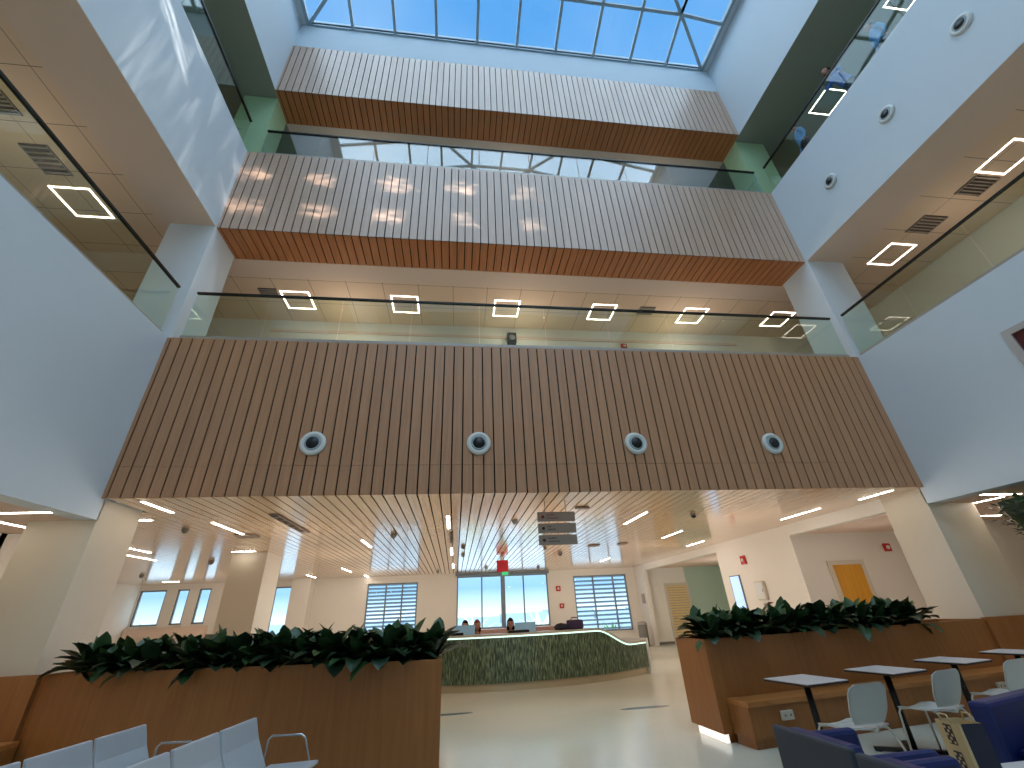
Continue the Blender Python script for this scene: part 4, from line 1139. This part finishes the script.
# sunlight thrown back by panes across the street: rippled patches on the middle fascia and the left wall
def ripple_lamp(name, loc, target, energy, axis, plane, nodes):
    o = lamp('SPOT', name, loc, energy, (1.0, .97, .92), spot_size=radians(100), spot_blend=.3, shadow_soft_size=.02)
    o.rotation_euler = (Vector(target)-Vector(loc)).to_track_quat('-Z', 'Y').to_euler()
    d = o.data; d.use_nodes = True; nt = d.node_tree; n = nt.nodes; l = nt.links; em = n['Emission']
    g = n.new('ShaderNodeNewGeometry'); sp = n.new('ShaderNodeSeparateXYZ'); l.new(g.outputs['Incoming'], sp.inputs[0])
    def mt(op, a, b=None):
        q = n.new('ShaderNodeMath'); q.operation = op
        for i, v in enumerate((a, b)):
            if v is None: continue
            if hasattr(v, 'links'): l.new(v, q.inputs[i])
            else: q.inputs[i].default_value = v
        return q.outputs[0]
    den = sp.outputs[axis]; other = 1-axis
    U = mt('ADD', mt('MULTIPLY', mt('DIVIDE', sp.outputs[other], den), plane-loc[axis]), loc[other])
    V = mt('ADD', mt('MULTIPLY', mt('DIVIDE', sp.outputs[2], den), plane-loc[axis]), loc[2])
    cb = n.new('ShaderNodeCombineXYZ'); l.new(U, cb.inputs[0]); l.new(V, cb.inputs[1])
    l.new(nodes(n, l, mt, U, V, cb.outputs[0]), em.inputs['Strength'])
def noise(n, l, vec, scale, sx, sy, dist=1.5):
    mp = n.new('ShaderNodeMapping'); mp.inputs['Scale'].default_value = (sx, sy, 1); l.new(vec, mp.inputs['Vector'])
    no = n.new('ShaderNodeTexNoise'); no.inputs['Scale'].default_value = scale; no.inputs['Distortion'].default_value = dist; l.new(mp.outputs[0], no.inputs['Vector']); return no.outputs['Fac']
def fascia_ripple(n, l, mt, U, V, vec):
    U = mt('ADD', U, mt('MULTIPLY', mt('SUBTRACT', noise(n, l, vec, 1.1, 1, 1), .5), 1.1)); V0 = V; V = mt('ADD', V, mt('MULTIPLY', mt('SUBTRACT', noise(n, l, vec, 1.7, .8, 1.2), .5), .8))
    a = mt('POWER', mt('MAXIMUM', mt('SINE', mt('MULTIPLY', mt('ADD', U, 5.35), 2*pi/1.65)), 0.0), .6)
    b = mt('POWER', mt('MAXIMUM', mt('COSINE', mt('MULTIPLY', mt('SUBTRACT', V, 9.75), 2*pi/1.15)), 0.0), 1.1)
    f = mt('MAXIMUM', mt('SUBTRACT', noise(n, l, vec, 1.3, 1, 3.5), .33), 0.0)
    fade = mt('MINIMUM', mt('MAXIMUM', mt('MULTIPLY', mt('SUBTRACT', 3.6, U), .25), 0.0), 1.0)
    box_ = mt('MULTIPLY', mt('GREATER_THAN', V0, 9.1), mt('LESS_THAN', V0, 11.66))
    return mt('MULTIPLY', mt('MULTIPLY', mt('MULTIPLY', mt('MULTIPLY', a, b), mt('MULTIPLY', f, 6.0)), fade), box_)
def wall_ripple(n, l, mt, U, V, vec):
    f = mt('MAXIMUM', mt('SUBTRACT', noise(n, l, vec, 1.0, 3.6, .45, .8), .52), 0.0)
    box_ = mt('MULTIPLY', mt('GREATER_THAN', V, 7.3), mt('LESS_THAN', V, 11.66))
    m2 = mt('MULTIPLY', mt('GREATER_THAN', U, 3.2), mt('LESS_THAN', U, 7.6))
    return mt('MULTIPLY', mt('MULTIPLY', f, 8.0), mt('MULTIPLY', box_, m2))
ripple_lamp('reflected_sun', (1.0, -7.5, 16.5), (-1, 7.1, 10.4), 9000, 1, 7.1, fascia_ripple)
ripple_lamp('reflected_sun', (7.5, 1.5, 16.5), (-5.2, 5.0, 10.0), 1200, 0, XL, wall_ripple)
def portal(loc, rot, sx_, sy_):
    o = lamp('AREA', 'window_portal', loc, 1, (1, 1, 1), shape='RECTANGLE', size=sx_, size_y=sy_); o.rotation_euler = rot; o.data.cycles.is_portal = True
portal((1.74, -.2, TOP+2.2), (0, 0, 0), 13.4, 14.8)
portal((2.2, YBACK+.5, 2.1), (radians(-90), 0, 0), 13, 2.3)

# ------------------------------------------------------------------ camera
def cam_axes(yaw, pitch, roll):
    y, p, r = map(radians, (yaw, pitch, roll))
    f = Vector((sin(y)*cos(p), cos(y)*cos(p), sin(p))); rt = Vector((cos(y), -sin(y), 0)); up = rt.cross(f)
    return rt*cos(r)+up*sin(r), -rt*sin(r)+up*cos(r), f
rt, up, f = cam_axes(8.081, 28.327, -2.839)
cd = bpy.data.cameras.new('camera'); cam = bpy.data.objects.new('camera', cd); C.objects.link(cam)
R = Matrix((rt, up, -f)).transposed().to_4x4(); cam.matrix_world = Matrix.Translation((0, 0, 1.5)) @ R
cd.sensor_width = 36; cd.lens = 425.477/1024*36; cd.clip_end = 300; cd.clip_start = .05
scene.camera = cam
scene.view_settings.view_transform = 'Standard'; scene.view_settings.look = 'None'
scene.view_settings.exposure = 0; scene.view_settings.gamma = 1
cy = scene.cycles; cy.use_denoising = True; cy.max_bounces = 8; cy.diffuse_bounces = 4; cy.glossy_bounces = 4; cy.transparent_max_bounces = 24
cy.sample_clamp_indirect = 6; cy.caustics_reflective = False; cy.caustics_refractive = False
